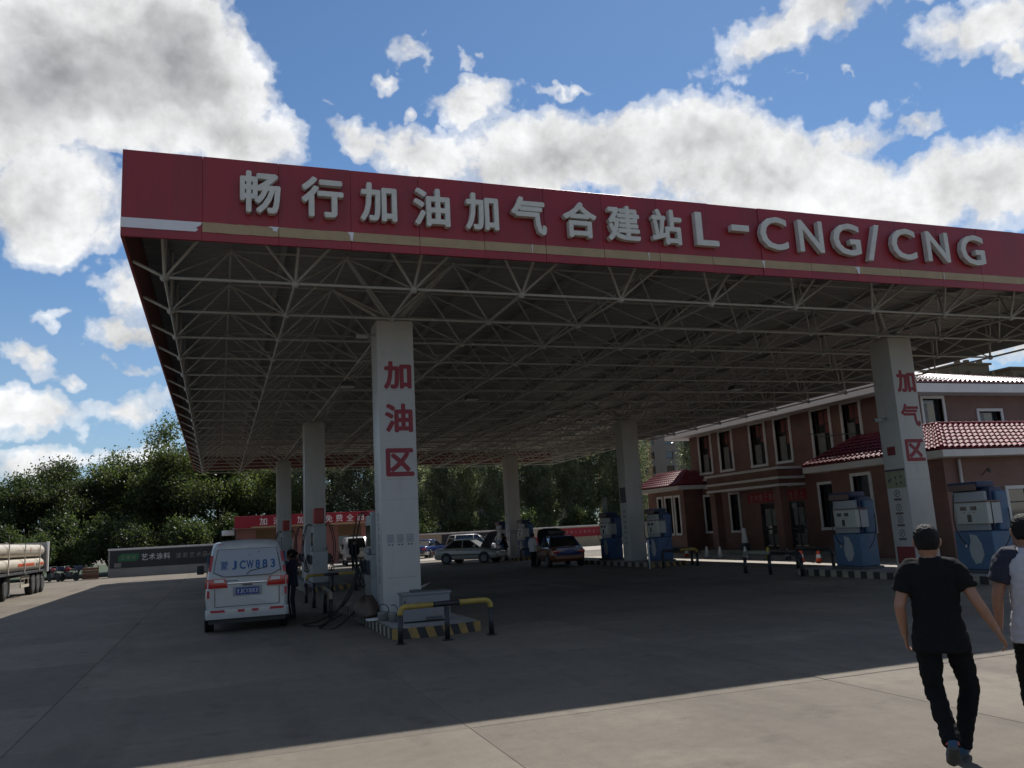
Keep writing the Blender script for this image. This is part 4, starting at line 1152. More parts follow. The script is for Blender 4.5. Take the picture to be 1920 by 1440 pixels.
rail([(3.01, 14.74), (3.84, 14.70), (4.70, 14.84)], 0.62, 0.048, ['yellow', 'black', 'yellow'], 'yellow and black guard rail in front of the oil area column')
rail([(2.62, 22.3), (2.5, 20.2)], 0.62, 0.05, ['kerbwhite'], 'dark guard rail end-on beside the white van')
rail([(3.0, 31.0), (3.9, 31.0), (4.75, 31.0)], 0.62, 0.05, ['yellow', 'black', 'yellow'], 'guard rail before the middle fuel side island')
rail([(2.55, 26.5), (2.55, 24.3)], 0.62, 0.05, ['black'], 'dark guard rail just behind the front fuel island')
rail([(16.75, 24.3), (16.7, 22.9), (16.75, 21.4)], 0.68, 0.055, ['kerbwhite', 'black'], 'guard rail left of the pale blue gas dispenser')
rail([(18.95, 24.4), (18.95, 22.6)], 0.68, 0.055, ['black'], 'guard rail behind the pale blue gas dispenser')
rail([(18.9, 33.6), (18.9, 31.2)], 0.68, 0.055, ['black'], 'guard rail right of the white marker post')
rail([(17.0, 30.3), (18.6, 30.3)], 0.68, 0.055, ['black', 'yellow'], 'guard rail before the middle gas side island')
rail([(16.9, 46.9), (18.6, 46.9)], 0.68, 0.055, ['black'], 'guard rail before the farthest gas side island')
rail([(3.0, 47.6), (4.7, 47.6)], 0.62, 0.05, ['yellow', 'black'], 'guard rail before the farthest fuel side island')


# ------------------------------------------------------------------ fuel dispensers
M['dispgrey'] = mat('dispenser_grey', (0.32, 0.32, 0.31), 0.4, var=0.06, dirt=(0.2, 0.19, 0.18), dscale=2.5, dlo=0.55, dhi=0.8)
M['screen'] = mat('dark_screen', (0.02, 0.022, 0.025), 0.15)
def hose(p0, p1, sag, n=16, out=Vector((0, 0, 0))):
    p0, p1 = Vector(p0), Vector(p1)
    return [p0.lerp(p1, k / n) + Vector((0, 0, -sag * math.sin(PI * k / n))) + out * math.sin(PI * k / n) for k in range(n + 1)]


def fuel_dispenser(loc, label, rz=0, beacon=True):
    t = empty('fuel_dispenser', loc, rz, label, 'fuel pump', 'fuel dispensers')
    MB().box(-.34, .34, -.52, .52, 0, .12).build('plinth', M['darkgrey'], t, bevel=.02)
    MB().box(-.28, .28, -.47, .47, .12, 1.25).build('lower_cabinet', M['dispgrey'], t, bevel=.03)
    MB().box(-.24, .24, -.40, .40, 1.25, 2.2).build('upper_cabinet', M['dispgrey'], t, bevel=.04)
    for s in (-1, 1):
        MB().box(s * .24 - .012, s * .24 + .012, -.3, .3, 1.45, 1.95).build('display', M['screen'], t)
        MB().box(s * .285 - .02, s * .285 + .02, -.3, .3, 1.28, 1.40).build('keypad', M['grey'], t, bevel=.006)
        for y in (-.28, .28):
            b = MB().box(min(s * .28, s * .37), max(s * .28, s * .37), y - .07, y + .07, .78, 1.12).build('nozzle_boot', M['darkgrey'], t, bevel=.015)
            MB().tube([(s * .39, y, 1.15), (s * .40, y - .02, .98), (s * .37, y - .1, .84)], [.022, .03, .014], 8).build('nozzle', M['black'], b)
            arm = [(s * .20, y, 2.16), (s * .34, y, 2.28), (s * .46, y, 2.2)]
            MB().tube(arm + hose((s * .47, y, 2.12), (s * .40, y, .55), 0.05, 14, Vector((s * .16, 0, 0))) + hose((s * .40, y, .52), (s * .40, y, 1.12), 0.22, 8, Vector((s * .12, 0, 0))), .016, 6).build('hose', M['rubber'], t)
    MB().box(-.16, .16, -.2, .2, 2.2, 2.28).build('cap', M['dispgrey'], t)
    if beacon: o = MB().box(-.19, .19, -.26, .26, 2.28, 2.86).build('beacon_box', mat('beacon_red', (0.33, 0.02, 0.02), 0.4, var=.1), t, bevel=.07, seg=3)
    return t


fuel_dispenser((3.72, 20.6, .19), 'grey fuel dispenser half hidden behind the oil area column', beacon=False)
fuel_dispenser((3.62, 32.6, .19), 'grey fuel dispenser with red beacon before the middle fuel side column')
fuel_dispenser((3.65, 49.2, .19), 'farthest fuel dispenser with red beacon seen above the white van')
fuel_dispenser((3.72, 37.1, .19), 'fuel dispenser behind the middle fuel side column')


# ------------------------------------------------------------------ gas dispensers
M['gasblue'] = M['blue']; M['hdr'] = mat('header_red', (0.30, 0.03, 0.035), 0.5); M['hdr2'] = mat('header_dull', (0.16, 0.09, 0.075), 0.5)
M['white_d'] = mat('dispenser_white', (0.36, 0.36, 0.355), 0.4, var=.05)
def gas_dispenser(loc, label, bl='blue', rods=False):
    """display side faces -X, end faces -Y"""
    t = empty('gas_dispenser', loc, 0, label, 'gas pump', 'compressed gas dispensers')
    MB().box(-.40, .40, -.62, .62, 0, .08).build('plinth', M['darkgrey'], t, bevel=.015)
    # housing: dark blue rear frame, lower cabinet, tall blue side tower
    MB().box(-.30, .34, -.56, .56, .08, 1.02).build('lower_cabinet', M[bl], t, bevel=.05, seg=3)
    MB().box(-.12, .30, -.50, .60, 1.02, 2.08).build('upper_frame', M['bluedark'], t, bevel=.04)
    MB().box(-.02, .36, -.585, -.20, 1.02, 1.98).build('side_tower', M[bl], t, bevel=.06, seg=3)
    MB().box(-.27, .30, -.30, .60, 2.08, 2.24).build('head', M['bluedark'], t, bevel=.04)
    MB().box(-.30, -.262, -.26, .56, 2.02, 2.17).build('header_sign', M['hdr2'], t, bevel=.008)
    MB().box(-.21, -.121, -.42, .54, 1.03, 1.99).build('white_panel', M['white_d'], t, bevel=.03)
    # instrument box wrapping the corner
    ib = MB().box(-.36, -.215, -.57, .36, 1.20, 1.72).build('instrument_box', M['beige'], t, bevel=.018)
    MB().box(-.37, .10, -.60, .375, 1.72, 1.755).build('visor', M['hdr2'], ib)
    MB().box(-.215, .06, -.592, -.588, 1.20, 1.70).build('instrument_cheek', M['white_d'], ib)
    for y, z, a, b in ((.12, 1.58, .09, .05), (-.18, 1.58, .09, .05), (-.03, 1.34, .06, .09)): MB().box(-.364, -.358, y - a, y + a, z - b, z + b).build('display', M['screen'], ib)
    for y in (.12, -.03, -.18): MB().box(-.364, -.358, y - .03, y + .03, 1.462, 1.478).build('button', M['darkgrey'], ib)
    # pale swoosh on the lower front
    pts = [(-.10, .95), (-.30, .92), (-.42, .72), (-.46, .45), (-.34, .25), (-.18, .22), (-.08, .40), (-.05, .62), (-.12, .78)]
    pts = [(p[0] + .2, p[1]) for p in pts]
    MB().prism(pts, 'x', -.312, -.302).build('swoosh_panel', M['white_d'], t)
    MB().tube(hose((-.26, .45, 1.95), (-.34, .20, .70), .15, 14, Vector((-.18, 0, 0))), .014, 6).build('hose', M['rubber'], t)
    MB().tube([(-.34, .20, .70), (-.37, .18, .62)], .028, 8).build('fill_nozzle', M['aluminium'], t)
    MB().tube(hose((.30, -.60, 1.55), (-.05, -.62, .60), .12, 12, Vector((0, -.10, 0))), .012, 6).build('hose', M['rubber'], t)
    if rods:
        for k in range(5): MB().tube([(-.2 + .02 * k, -.25 + .16 * k, 2.24), (-.2 + .02 * k, -.25 + .16 * k, 2.98)], .02, 6).build('rod', M['white_d'], t)
    return t


M['paleblue'] = mat('pale_blue_paint', (0.055, 0.115, 0.20), 0.45, var=.07, dirt=(.08, .12, .17), dscale=3, dlo=.55, dhi=.8)
gas_dispenser((17.85, 20.25, .19), 'pale blue and white gas dispenser left of the gas area column', 'paleblue')
gas_dispenser((18.0, 15.95, .19), 'pale blue gas dispenser with hose right of the gas area column', 'paleblue')
gas_dispenser((17.9, 36.8, .19), 'dark blue gas dispenser with white rods on top behind the taxi', 'blue', rods=True)
gas_dispenser((17.95, 32.2, .19), 'blue gas dispenser right of the middle gas side column', 'blue')
gas_dispenser((17.9, 53.2, .19), 'small blue gas dispenser left of the farthest gas side column', 'blue')
gas_dispenser((17.95, 48.9, .19), 'blue gas dispenser right of the farthest gas side column', 'blue')

# ------------------------------------------------------------------ things on the front fuel island
cb = empty('metal_cabinet', (3.83, 16.35, .19), -0.03, 'low grey metal cabinet standing before the oil area column', 'cabinet')
MB().box(-.46, .46, -.22, .22, .03, .52).build('body', M['cabinet'], cb, bevel=.012)
MB().box(-.49, .49, -.25, .25, .52, .56).build('lid', M['cabinet'], cb, bevel=.008)
MB().box(-.28, -.08, -.1, .08, .56, .61).build('paper_pad', M['darkgrey'], cb)
MB().box(-.02, .3, -.235, -.225, .04, .10).build('torn_label', M['darkgrey'], cb); MB().cbox(-.43, -.226, .40, .03, .01, .04).build('lock', M['black'], cb)
for i, (x, y, lb) in enumerate(((3.16, 17.15, 'left of two steel pails with black handles beside the column'), (3.30, 16.75, 'right of two steel pails, next to the grey cabinet'))):
    p = empty('steel_pail', (x, y, .19), .4 * i, lb, 'pail', 'steel pails on the island')
    MB().loft([[(r * math.cos(a), r * math.sin(a), z) for a in [2 * PI * k / 18 for k in range(18)]] for r, z in ((.085, 0), (.105, .02), (.118, .16), (.118, .17), (.11, .17), (.108, .05))]).build('pail_body', mat('pail_steel', (.26, .26, .25), .4, metal=.5, var=.1), p)
    MB().tube([(.12 * math.cos(q), .03 * i, .16 + .16 * math.sin(q)) for q in [PI * k / 10 for k in range(11 if i == 0 else 7)]], .009, 6).build('handle', M['black'], p)
tag(MB().box(-.2, .2, -.12, .12, 0, .03).build('white_board', M['white'], loc=(3.05, 17.3, .2), bevel=.006), 'white board lying on the island left of the pails', 'board')
# tarpaulin bundle
bm_ = MB(); rings = []
for k in range(9):
    u = k / 8; ring = []
    for q in range(18):
        a = 2 * PI * q / 18; r = (1 - u ** 2.2) ** .5 * .40 * (1 + .45 * noise.noise(Vector((math.cos(a) * 2.6, math.sin(a) * 2.6, u * 3.2))))
        ring.append((r * math.cos(a) * .8, r * math.sin(a) * 1.3, u * .42 * (1 + .35 * noise.noise(Vector((a, u * 3, 1))))))
    rings.append(ring)
tag(bm_.loft(rings).build('cloth_bundle', mat('brown_tarpaulin', (.10, .072, .055), .8, var=.25, scale=6, bump=.6, bscale=12), loc=(3.02, 18.55, .19)), 'brown cloth bundle heaped at the foot of the oil area column', 'bundle')
for k, (pts, lb) in enumerate((([(3.1, 19.8, 1.2), (2.75, 19.6, .5), (2.3, 19.2, .06), (2.05, 18.6, .02), (2.3, 18.2, .02), (2.7, 18.35, .25), (2.95, 18.6, .5)], 'black fuel hose looping on the ground left of the cloth bundle'), ([(3.15, 20.0, 1.1), (2.8, 19.9, .4), (2.2, 20.0, .03), (1.8, 19.5, .02), (2.1, 19.0, .02), (2.6, 19.2, .2)], 'second black hose lying beside the guard rail end'))):
    P = [Vector(p) for p in pts]; sm = []
    for i in range(len(P) - 1):
        p0, p1, p2, p3 = P[max(i - 1, 0)], P[i], P[i + 1], P[min(i + 2, len(P) - 1)]
        for q in range(6):
            s = q / 6; sm.append(.5 * ((2 * p1) + (-p0 + p2) * s + (2 * p0 - 5 * p1 + 4 * p2 - p3) * s * s + (-p0 + 3 * p1 - 3 * p2 + p3) * s ** 3))
    tag(MB().tube(sm + [P[-1]], .022, 7).build('fuel_hose', M['rubber']), lb, 'hose', 'hoses at the front fuel island')
bin_ = empty('tool_crate', (4.28, 19.3, .19), .2, 'dark open crate with metal rods right of the oil area column', 'crate')
MB().box(-.25, .25, -.3, .3, 0, .38).build('crate_body', M['darkgrey'], bin_, bevel=.01)
mb = MB()
for k in range(3): mb.tube([(-.3, -.25 + .14 * k, .40), (.32, -.2 + .14 * k, .56 - .05 * k)], .012, 6)
mb.build('metal_rods', M['aluminium'], bin_)

# ------------------------------------------------------------------ cones, posts, signs by the office
def cone(x, y, m, label, h=.55, band=True):
    t = empty('traffic_cone', (x, y, .0), random.uniform(0, 1), label, 'cone', 'cones in front of the office')
    MB().box(-.17, .17, -.17, .17, .002, .035).build('base', M['black'], t, bevel=.01)
    n = 16; circ = lambda r, z: [(r * math.cos(2 * PI * k / n), r * math.sin(2 * PI * k / n), z) for k in range(n)]
    MB().loft([circ(.125, .035), circ(.04, h - .02), circ(.03, h)]).build('cone_body', M[m], t)
    if band: MB().loft([circ(.098, .2), circ(.075, .33)], cap=False).build('reflective_band', M['white'], t)
    return t
M['coneyellow'] = mat('cone_yellow', (.50, .42, .06), .5, var=.1)
for x, y, m, lb in ((22.5, 37.6, 'orange', 'orange cone behind the blue dispenser guard rail'), (22.55, 35.8, 'white', 'leftmost pale cone before the brown office'), (22.45, 34.5, 'white', 'second pale cone from the left before the brown office'), (22.4, 32.4, 'white', 'pale cone before the office entrance'),
                    (22.3, 30.6, 'coneyellow', 'yellow cone before the office entrance pillar'), (22.4, 29.4, 'darkgrey', 'dark cone right of the yellow cone'), (21.4, 27.3, 'orange', 'left of the two orange cones behind the guard rail'), (21.4, 26.3, 'orange', 'right of the two orange cones behind the guard rail')):
    cone(x, y, m, lb, band=m in ('orange', 'darkgrey'))
sg = empty('caution_stand', (25.2, 36.4, .22), 0, 'white folding caution stand on the office porch', 'sign')
MB().prism([(-.24, .35), (.24, .35), (.11, 1.1), (-.11, 1.1)], 'x', -.03, .03).build('board', M['white'], sg, bevel=.01); MB().box(-.16, .16, -.2, .2, 0, .35).build('foot', M['darkgrey'], sg)
tag(MB().tube([(0, 0, 0), (0, 0, 1.15)], .028, 10).build('marker_post', M['white'], loc=(16.55, 30.6, 0)), 'thin white marker post before the middle gas side island', 'post')

# ------------------------------------------------------------------ vehicles
M['tyre'] = mat('tyre', (0.022, 0.022, 0.022), 0.85, var=.2)
M['rim'] = mat('rim', (0.13, 0.13, 0.135), 0.45, metal=.4)
M['carglass'] = mat('car_glass', (0.012, 0.014, 0.016), 0.04, spec=.8)
M['vanwhite'] = mat('van_white', (0.46, 0.45, 0.43), 0.24, var=.03, coat=.35, dirt=(.29, .28, .27), dscale=2.2, dlo=.55, dhi=.85)
M['carwhite'] = mat('car_white', (0.38, 0.365, 0.33), 0.25, var=.03, coat=.4)
M['taxiblue'] = mat('taxi_blue', (0.012, 0.03, 0.14), 0.22, coat=.4); M['taxiorange'] = mat('taxi_orange', (0.15, 0.042, 0.018), 0.25, coat=.4)
M['redlamp'] = mat('red_lamp', (0.45, 0.012, 0.015), 0.15, coat=.5); M['clearlamp'] = mat('clear_lamp', (0.62, 0.60, 0.58), 0.15, coat=.5)
M['tape'] = mat('red_tape', (0.42, 0.02, 0.03), 0.4); M['plateblue'] = mat('plate_blue', (0.02, 0.05, 0.22), 0.4)
M['decal'] = mat('blue_lettering', (0.015, 0.085, 0.24), 0.5)


def wheel(t, x, y, r=.31, w=.19, s=1):
    n = 22
    prof = [(-w / 2, r * .66), (-w / 2, r * .93), (-w * .36, r), (w * .36, r), (w / 2, r * .93), (w / 2, r * .66)]
    rings = [[(x + a, y + q * math.cos(2 * PI * k / n), r + q * math.sin(2 * PI * k / n)) for k in range(n)] for a, q in prof]
    o = MB().loft(rings, cap=True).build('wheel', M['tyre'], t)
    rr = MB()
    e = x + s * w / 2
    rings = [[(e + s * a, y + q * math.cos(2 * PI * k / n), r + q * math.sin(2 * PI * k / n)) for k in range(n)] for a, q in ((.004, r * .66), (.012, r * .6), (-.03, r * .5), (-.02, r * .16), (.008, r * .12))]
    rr.loft(rings, cap=True).build('rim', M['rim'], o)
    return o


def sec(y, hw, z0, z1, crown=.04, tuck=.86):
    """closed body section at y: rounded box"""
    h = z1 - z0
    P = [(-hw * tuck, z0), (-hw * .97, z0 + h * .12), (-hw, z0 + h * .45), (-hw * .985, z0 + h * .75), (-hw * .93, z1 - .03), (-hw * .8, z1 + crown * .3), (-hw * .4, z1 + crown * .85)]
    P = P + [(0, z1 + crown)] + [(-p[0], p[1]) for p in reversed(P)]
    return [(p[0], y, p[1]) for p in P]


def sedan(name, loc, rz, mbody, label, group, mlow=None, mtop=None, hood_open=False, sign=False, hatch=False, L=4.4, tall=1.43):
    t = empty(name, loc, rz, label, 'car', group)
    k = L / 4.4
    S = [(-2.20, .66, .40, .74), (-2.14, .76, .30, .86), (-1.9, .81, .26, .93 if not hatch else .98), (-1.3, .84, .24, .95), (0, .85, .24, .95), (.95, .845, .24, .93), (1.6, .83, .25, .86), (2.0, .79, .28, .79), (2.14, .74, .32, .72), (2.2, .64, .38, .64)]
    if hood_open: S = [s if s[0] < 1.0 else (s[0], s[1], s[2], s[3] - .10) for s in S]
    MB().loft([sec(y * k, a, b, c) for y, a, b, c in S]).build('body', mbody, t)
    if mlow:  # lower colour
        MB().loft([sec(y * k, a + .008, b - .004, .60 if -2.15 < y < 2.15 else .58, 0) for y, a, b, c in S[:3]] ).build('bumper', mlow, t)
        MB().loft([sec(y * k, a + .008, b - .004, .62, 0) for y, a, b, c in S[2:7]]).build('side_panel', mlow, t)
    if mtop:
        MB().loft([sec(y * k, a * .70, c - .22, c + .012) for y, a, b, c in ((-2.218, .80, 0, .86), (-2.14, .80, 0, .885), (-1.9, .82, 0, .94), (-1.45, .82, 0, .96))]).build('trunk_lid', mtop, t)
    if mtop: MB().box(-.60, .60, -2.225 * k, -2.17 * k, .56, .90).build('trunk_panel', mtop, t, bevel=.02)
    # glasshouse
    rb = -1.52 if not hatch else -2.0
    B = [(-.74, rb * k), (-.78, -.2), (-.74, 1.0 * k), (.74, 1.0 * k), (.78, -.2), (.74, rb * k)]
    T = [(-.56, (rb + .62 if not hatch else -1.75) * k), (-.60, -.2), (-.56, .22 * k), (.56, .22 * k), (.60, -.2), (.56, (rb + .62 if not hatch else -1.75) * k)]
    g = MB().loft([[(x, y, .93) for x, y in B], [(x, y, tall - .05) for x, y in T]], smooth=False).build('glasshouse', M['carglass'], t)
    # roof skin
    rings = []
    for q, z in ((1.02, tall - .06), (1.0, tall - .02), (.9, tall + .01), (.6, tall + .03)): rings.append([(x * q, (y + .3) * (q + .02) - .3, z) for x, y in T])
    MB().loft(rings).build('roof', mtop or mbody, t)
    for s in (-1, 1):
        for (bx, by), (tx, ty), r in ((B[0], T[0], .045), (B[1], T[1], .035), (B[2], T[2], .03)):
            MB().tube([(s * abs(bx) * 1.0, by, .92), (s * abs(tx) * 1.01, ty, tall - .04)], r, 6).build('pillar', mtop or mbody, t)
        MB().box(min(s * .82, s * .96), max(s * .82, s * .96), .62, .76, .96, 1.08).build('mirror', mbody, t, bevel=.02)
        for wy in (-1.27 * k, 1.28 * k):
            n = 20; hw = .845
            MB().tube([(s * (hw - .06), wy, .33), (s * (hw + .006), wy, .33)], .365, n).build('wheel_arch', M['black'], t)
            wheel(t, s * .765, wy, .31, .19, s)
        lx0, lx1 = sorted((s * .45, s * .76))
        MB().box(lx0, lx1, -2.235 * k, -2.10 * k, .66, .80).build('tail_lamp', M['redlamp'], t, bevel=.02)
        MB().box(lx0, lx1, 2.08 * k, 2.17 * k, .55, .66).build('headlight', M['clearlamp'], t, bevel=.02)
        for dz in (-.15, .55): MB().box(*sorted((s * .853, s * .872)), -.35 + dz * 1.3, -.2 + dz * 1.3, .80, .825).build('door_handle', M['black'], t)
        MB().box(*sorted((s * .846, s * .862)), -1.0, 1.0, .50, .56).build('side_strip', M['black'], t)
    MB().box(-.22, .22, -2.235 * k, -2.19 * k, .66, .79).build('number_plate', M['plateblue'], t)
    MB().box(-.55, .55, 2.16 * k, 2.195 * k, .50, .62).build('grille', M['black'], t)
    if hood_open:
        MB().box(-.62, .62, 1.05 * k, 2.0 * k, .74, .80).build('engine_bay', M['darkgrey'], t, bevel=.03)
        h = MB()
        prof = [(-.70, .0), (-.72, .35), (-.70, .75), (-.60, 1.0), (-.3, 1.08), (.3, 1.08), (.60, 1.0), (.70, .75), (.72, .35), (.70, 0)]
        h.prism([(x, y) for x, y in prof], 'z', -.02, .02)
        o = h.build('hood', M['black'] if mtop else M['darkgrey'], t, bevel=.01); o.location = (0, 1.0 * k, .93); o.rotation_euler = (R_(56), 0, 0)
        MB().tube([(.6, 1.7, .8), (.55, 1.45, 1.5)], .01, 5).build('hood_prop', M['aluminium'], t)
    if sign:
        s_ = MB().box(-.42, .42, -.12, .08, tall + .10, tall + .26).build('roof_sign', M['black'], t, bevel=.03)
        MB().box(-.3, -.26, -.06, .02, tall, tall + .1).build('sign_foot', M['black'], s_); MB().box(.26, .3, -.06, .02, tall, tall + .1).build('sign_foot', M['black'], s_)
    return t


sedan('saloon_car', (14.55, 49.35, 0), R_(-133), M['carwhite'], 'old white saloon with its hood propped open beside the gas dispenser', 'cars at the station', hood_open=True, L=4.35)
sedan('taxi', (15.75, 38.35, 0), R_(-9), M['taxiorange'], 'orange and blue taxi with roof sign and hood open', 'cars at the station', mtop=M['taxiblue'], hood_open=True, sign=True)
sedan('saloon_car', (16.0, 66.3, 0), R_(-38), M['taxiblue'], 'blue and white saloon parked by the cream wall', 'cars at the station', mlow=M['vanwhite'])
sedan('estate_car', (19.6, 66.0, 0), R_(-80), M['vanwhite'], 'white estate car parked behind the open-hooded saloon', 'cars at the station', hatch=True, tall=1.68)


# the white van
van = empty('white_van', (.62, 21.45, 0), 0, 'white van with blue number lettering and red reflective tape at the fuel island', 'van')
def vsec(y, hw, z0, z1, rt=.80, dz=0.0):
    P = [(-hw * .90, z0), (-hw * .98, z0 + .1), (-hw, z0 + .45), (-hw * .985, 1.05 if z1 > 1.2 else z0 + (z1 - z0) * .7), (-hw * (.985 - (.985 - rt) * .45) if z1 > 1.3 else -hw * .93, 1.05 + (z1 - 1.05) * .5 if z1 > 1.3 else z1 - .06),
         (-hw * rt * 1.02, z1 - .10), (-hw * rt * .93, z1 - .03), (-hw * rt * .6, z1 + .0)]
    P = P + [(0, z1 + .015)] + [(-p[0], p[1]) for p in reversed(P)]
    return [(p[0], y + max(0, p[1] - 1.08) * .16 * dz, p[1]) for p in P]
V = [vsec(-2.10, .78, .36, 1.82, .80, 1), vsec(-2.08, .83, .32, 1.88, .80, 1), vsec(-1.98, .86, .30, 1.93, .80, 1), vsec(-1.0, .87, .28, 1.95, .81, .3), vsec(.4, .87, .28, 1.95, .81), vsec(1.0, .865, .28, 1.90, .80), vsec(1.75, .85, .28, 1.20, .86), vsec(2.05, .80, .30, .98, .88), vsec(2.15, .70, .36, .80, .88)]
MB().loft(V).build('body', M['vanwhite'], van)
for s in (-1, 1):
    for wy in (-1.35, 1.35):
        MB().tube([(s * .80, wy, .34), (s * .874, wy, .34)], .37, 20).build('wheel_arch', M['black'], van); wheel(van, s * .775, wy, .31, .19, s)
    MB().prism([(-1.7, 1.16), (.95, 1.16), (.75, 1.66), (-1.6, 1.66)], 'x', *(sorted((s * .80, s * .842)))).build('side_window', M['carglass'], van)
    m_ = MB().box(*sorted((s * .93, s * 1.10)), 1.05, 1.17, 1.16, 1.38).build('mirror', M['black'], van, bevel=.03); MB().tube([(s * .82, 1.15, 1.2), (s * .95, 1.12, 1.22)], .02, 6).build('mirror_arm', M['black'], m_)
    # lamps: red below, clear above, wrapping the corner
    a, b = s * .40, s * .83
    MB().prism([(a, .945), (s * .80, .945), (s * .80, 1.14), (s * .46, 1.14)], 'y', -2.118, -2.06).build('tail_lamp', M['redlamp'], van, bevel=.008)
    MB().prism([(s * .47, 1.06), (s * .68, 1.06), (s * .68, 1.125), (s * .50, 1.125)], 'y', -2.122, -2.117).build('reversing_lamp', M['clearlamp'], van)
    MB().box(*sorted((s * .79, s * .862)), -2.07, -1.80, .945, 1.14).build('tail_lamp', M['redlamp'], van, bevel=.01)
    # tapes
    for z0, z1 in ((1.22, 1.36), (1.44, 1.66)) if s > 0 else ((1.30, 1.64),):
        o = MB().box(-.028, .028, -.004, .004, -(z1 - z0) / 2, (z1 - z0) / 2).build('reflective_tape', M['tape'], van, loc=(s * (.80 - (((z0 + z1) / 2) - 1.1) * .13), -2.09 + ((z0 + z1) / 2 - 1.08) * .16, (z0 + z1) / 2)); o.rotation_euler = (-.16, -s * .14, 0)
    MB().box(s * .80 - .025, s * .80 + .025, -2.104, -2.094, .74, .90).build('reflective_tape', M['tape'], van)
    MB().prism([(s * .45, .44), (s * .74, .44), (s * .76, .49), (s * .48, .49)], 'y', -2.178, -2.166).build('reflective_tape', M['tape'], van)
MB().loft([[(x, y, z) for x, z in ((-w, .30), (w, .30), (w, .50), (-w, .50))] for y, w in ((-1.9, .86), (-2.12, .86), (-2.165, .80))]).build('bumper', M['vanwhite'], van, bevel=.02)
for x in (-.13, .16): MB().box(x - .07, x + .07, -2.178, -2.166, .43, .48).build('reflective_tape', M['tape'], van)
MB().box(-.80, .80, -2.06, -1.7, .20, .30).build('underside', M['black'], van)
# door seam, pane, lettering
def hexa(sx, sz, z0):
    return [(-.50 * sx, z0 - .30 * sz), (.50 * sx, z0 - .30 * sz), (.70 * sx, z0 - .20 * sz), (.62 * sx, z0 + .29 * sz), (-.62 * sx, z0 + .29 * sz), (-.70 * sx, z0 - .20 * sz)]
rw = MB().prism(hexa(1.0, 1.0, 0), 'y', -.006, 0).build('rear_window', M['darkgrey'], van, loc=(0, -2.055, 1.47)); rw.rotation_euler = (-.16, 0, 0)
MB().prism(hexa(.98, .965, 0), 'y', -.012, -.0065).build('pane', mat('white_window_film', (.36, .37, .40), .3, var=.03), rw)
TX = [('蒙', -.475, .15, .19), ('J', -.27, .10, .19), ('C', -.10, .13, .19), ('W', .055, .15, .19), ('8', .215, .10, .19), ('8', .365, .11, .19), ('3', .535, .10, .19)]
for ch, x, w_, h_ in TX: obj('lettering', text_mesh(ch, w_, h_, (.034 if ch in 'JC8W3' else .012), 0, 'lettering', M['decal']), rw, (x, -.0135, -.06))
for x, z in ((.05, .15), (.24, .21)): MB().box(-.02, .02, -.016, -.0125, -.006, .006).build('scratch', M['black'], rw, loc=(x, 0, z)).rotation_euler = (0, .6 if x < .1 else -.6, 0)
wp = MB().tube([(-.02, -.02, -.27), (.05, -.022, -.2), (.42, -.02, -.13)], .008, 5).build('wiper', M['black'], rw)
MB().box(-.10, .10, -2.13, -2.108, .975, 1.005).build('door_handle', M['darkgrey'], van, bevel=.006)
mb = MB()
for x0, x1, z0, z1 in ((-.66, .66, .545, .557), (-.672, -.66, .55, .93), (.66, .672, .55, .93)): mb.box(x0, x1, -2.108, -2.09, z0, z1)
mb.build('door_seam', M['darkgrey'], van)
MB().box(-.40, .40, -2.125, -2.10, 1.02, 1.045).build('chrome_strip', M['chrome'], van, bevel=.006)
MB().box(-.30, .30, -2.112, -2.10, .76, .96).build('plate_recess', M['grey'], van, bevel=.006)
pl = MB().box(-.24, .24, -2.12, -2.1125, .785, .935).build('number_plate', M['plateblue'], van)
for k, ch in enumerate('蒙JCW883'): obj('lettering', text_mesh(ch, .045, .09, .006, 0, 'lettering', M['adtext']), pl, (-.19 + k * .063, -2.1215, .86))
for x, l in ((-.52, 1), (-.03, 1), (.34, 1)):
    o = MB().box(-.085, .085, -.004, .004, -.027, .027).build('reflective_tape', M['tape'], van, loc=(x, -1.955, 1.845)); o.rotation_euler = (-.30, 0, 0)
MB().tube([(-.2, -2.09, 1.09), (-.45, -2.092, 1.09)], .012, 5).build('badge', M['grey'], van)

# small truck facing the camera
tk = empty('small_truck', (9.1, 59.5, 0), R_(176), 'small white truck facing the camera by the car wash', 'truck')
MB().loft([vsec(-1.2, .78, .35, 1.95, .9), vsec(.9, .80, .35, 1.95, .9), vsec(1.35, .80, .35, 1.30, .9), vsec(1.6, .76, .38, .95, .92)]).build('cab', M['vanwhite'], tk)
MB().add([(-.62, 1.46, 1.20), (.62, 1.46, 1.20), (.54, 1.03, 1.86), (-.54, 1.03, 1.86)], [(0, 1, 2, 3)]).build('windscreen', M['carglass'], tk)
for s in (-1, 1):
    wheel(tk, s * .68, 1.0, .3, .18, s); wheel(tk, s * .68, -1.6, .3, .18, s)
    MB().box(*sorted((s * .45, s * .72)), 1.56, 1.63, .62, .78).build('headlight', M['clearlamp'], tk, bevel=.02); MB().box(*sorted((s * .85, s * 1.0)), 1.0, 1.08, 1.15, 1.5).build('mirror', M['black'], tk, bevel=.02)
MB().box(-.7, .7, 1.55, 1.66, .4, .58).build('bumper', M['darkgrey'], tk, bevel=.02); MB().box(-.85, .85, -3.0, -1.25, .8, 1.25).build('cargo_bed', M['vanwhite'], tk, bevel=.02); MB().box(-.35, .35, -2.9, 1.2, .34, .8).build('chassis', M['black'], tk)

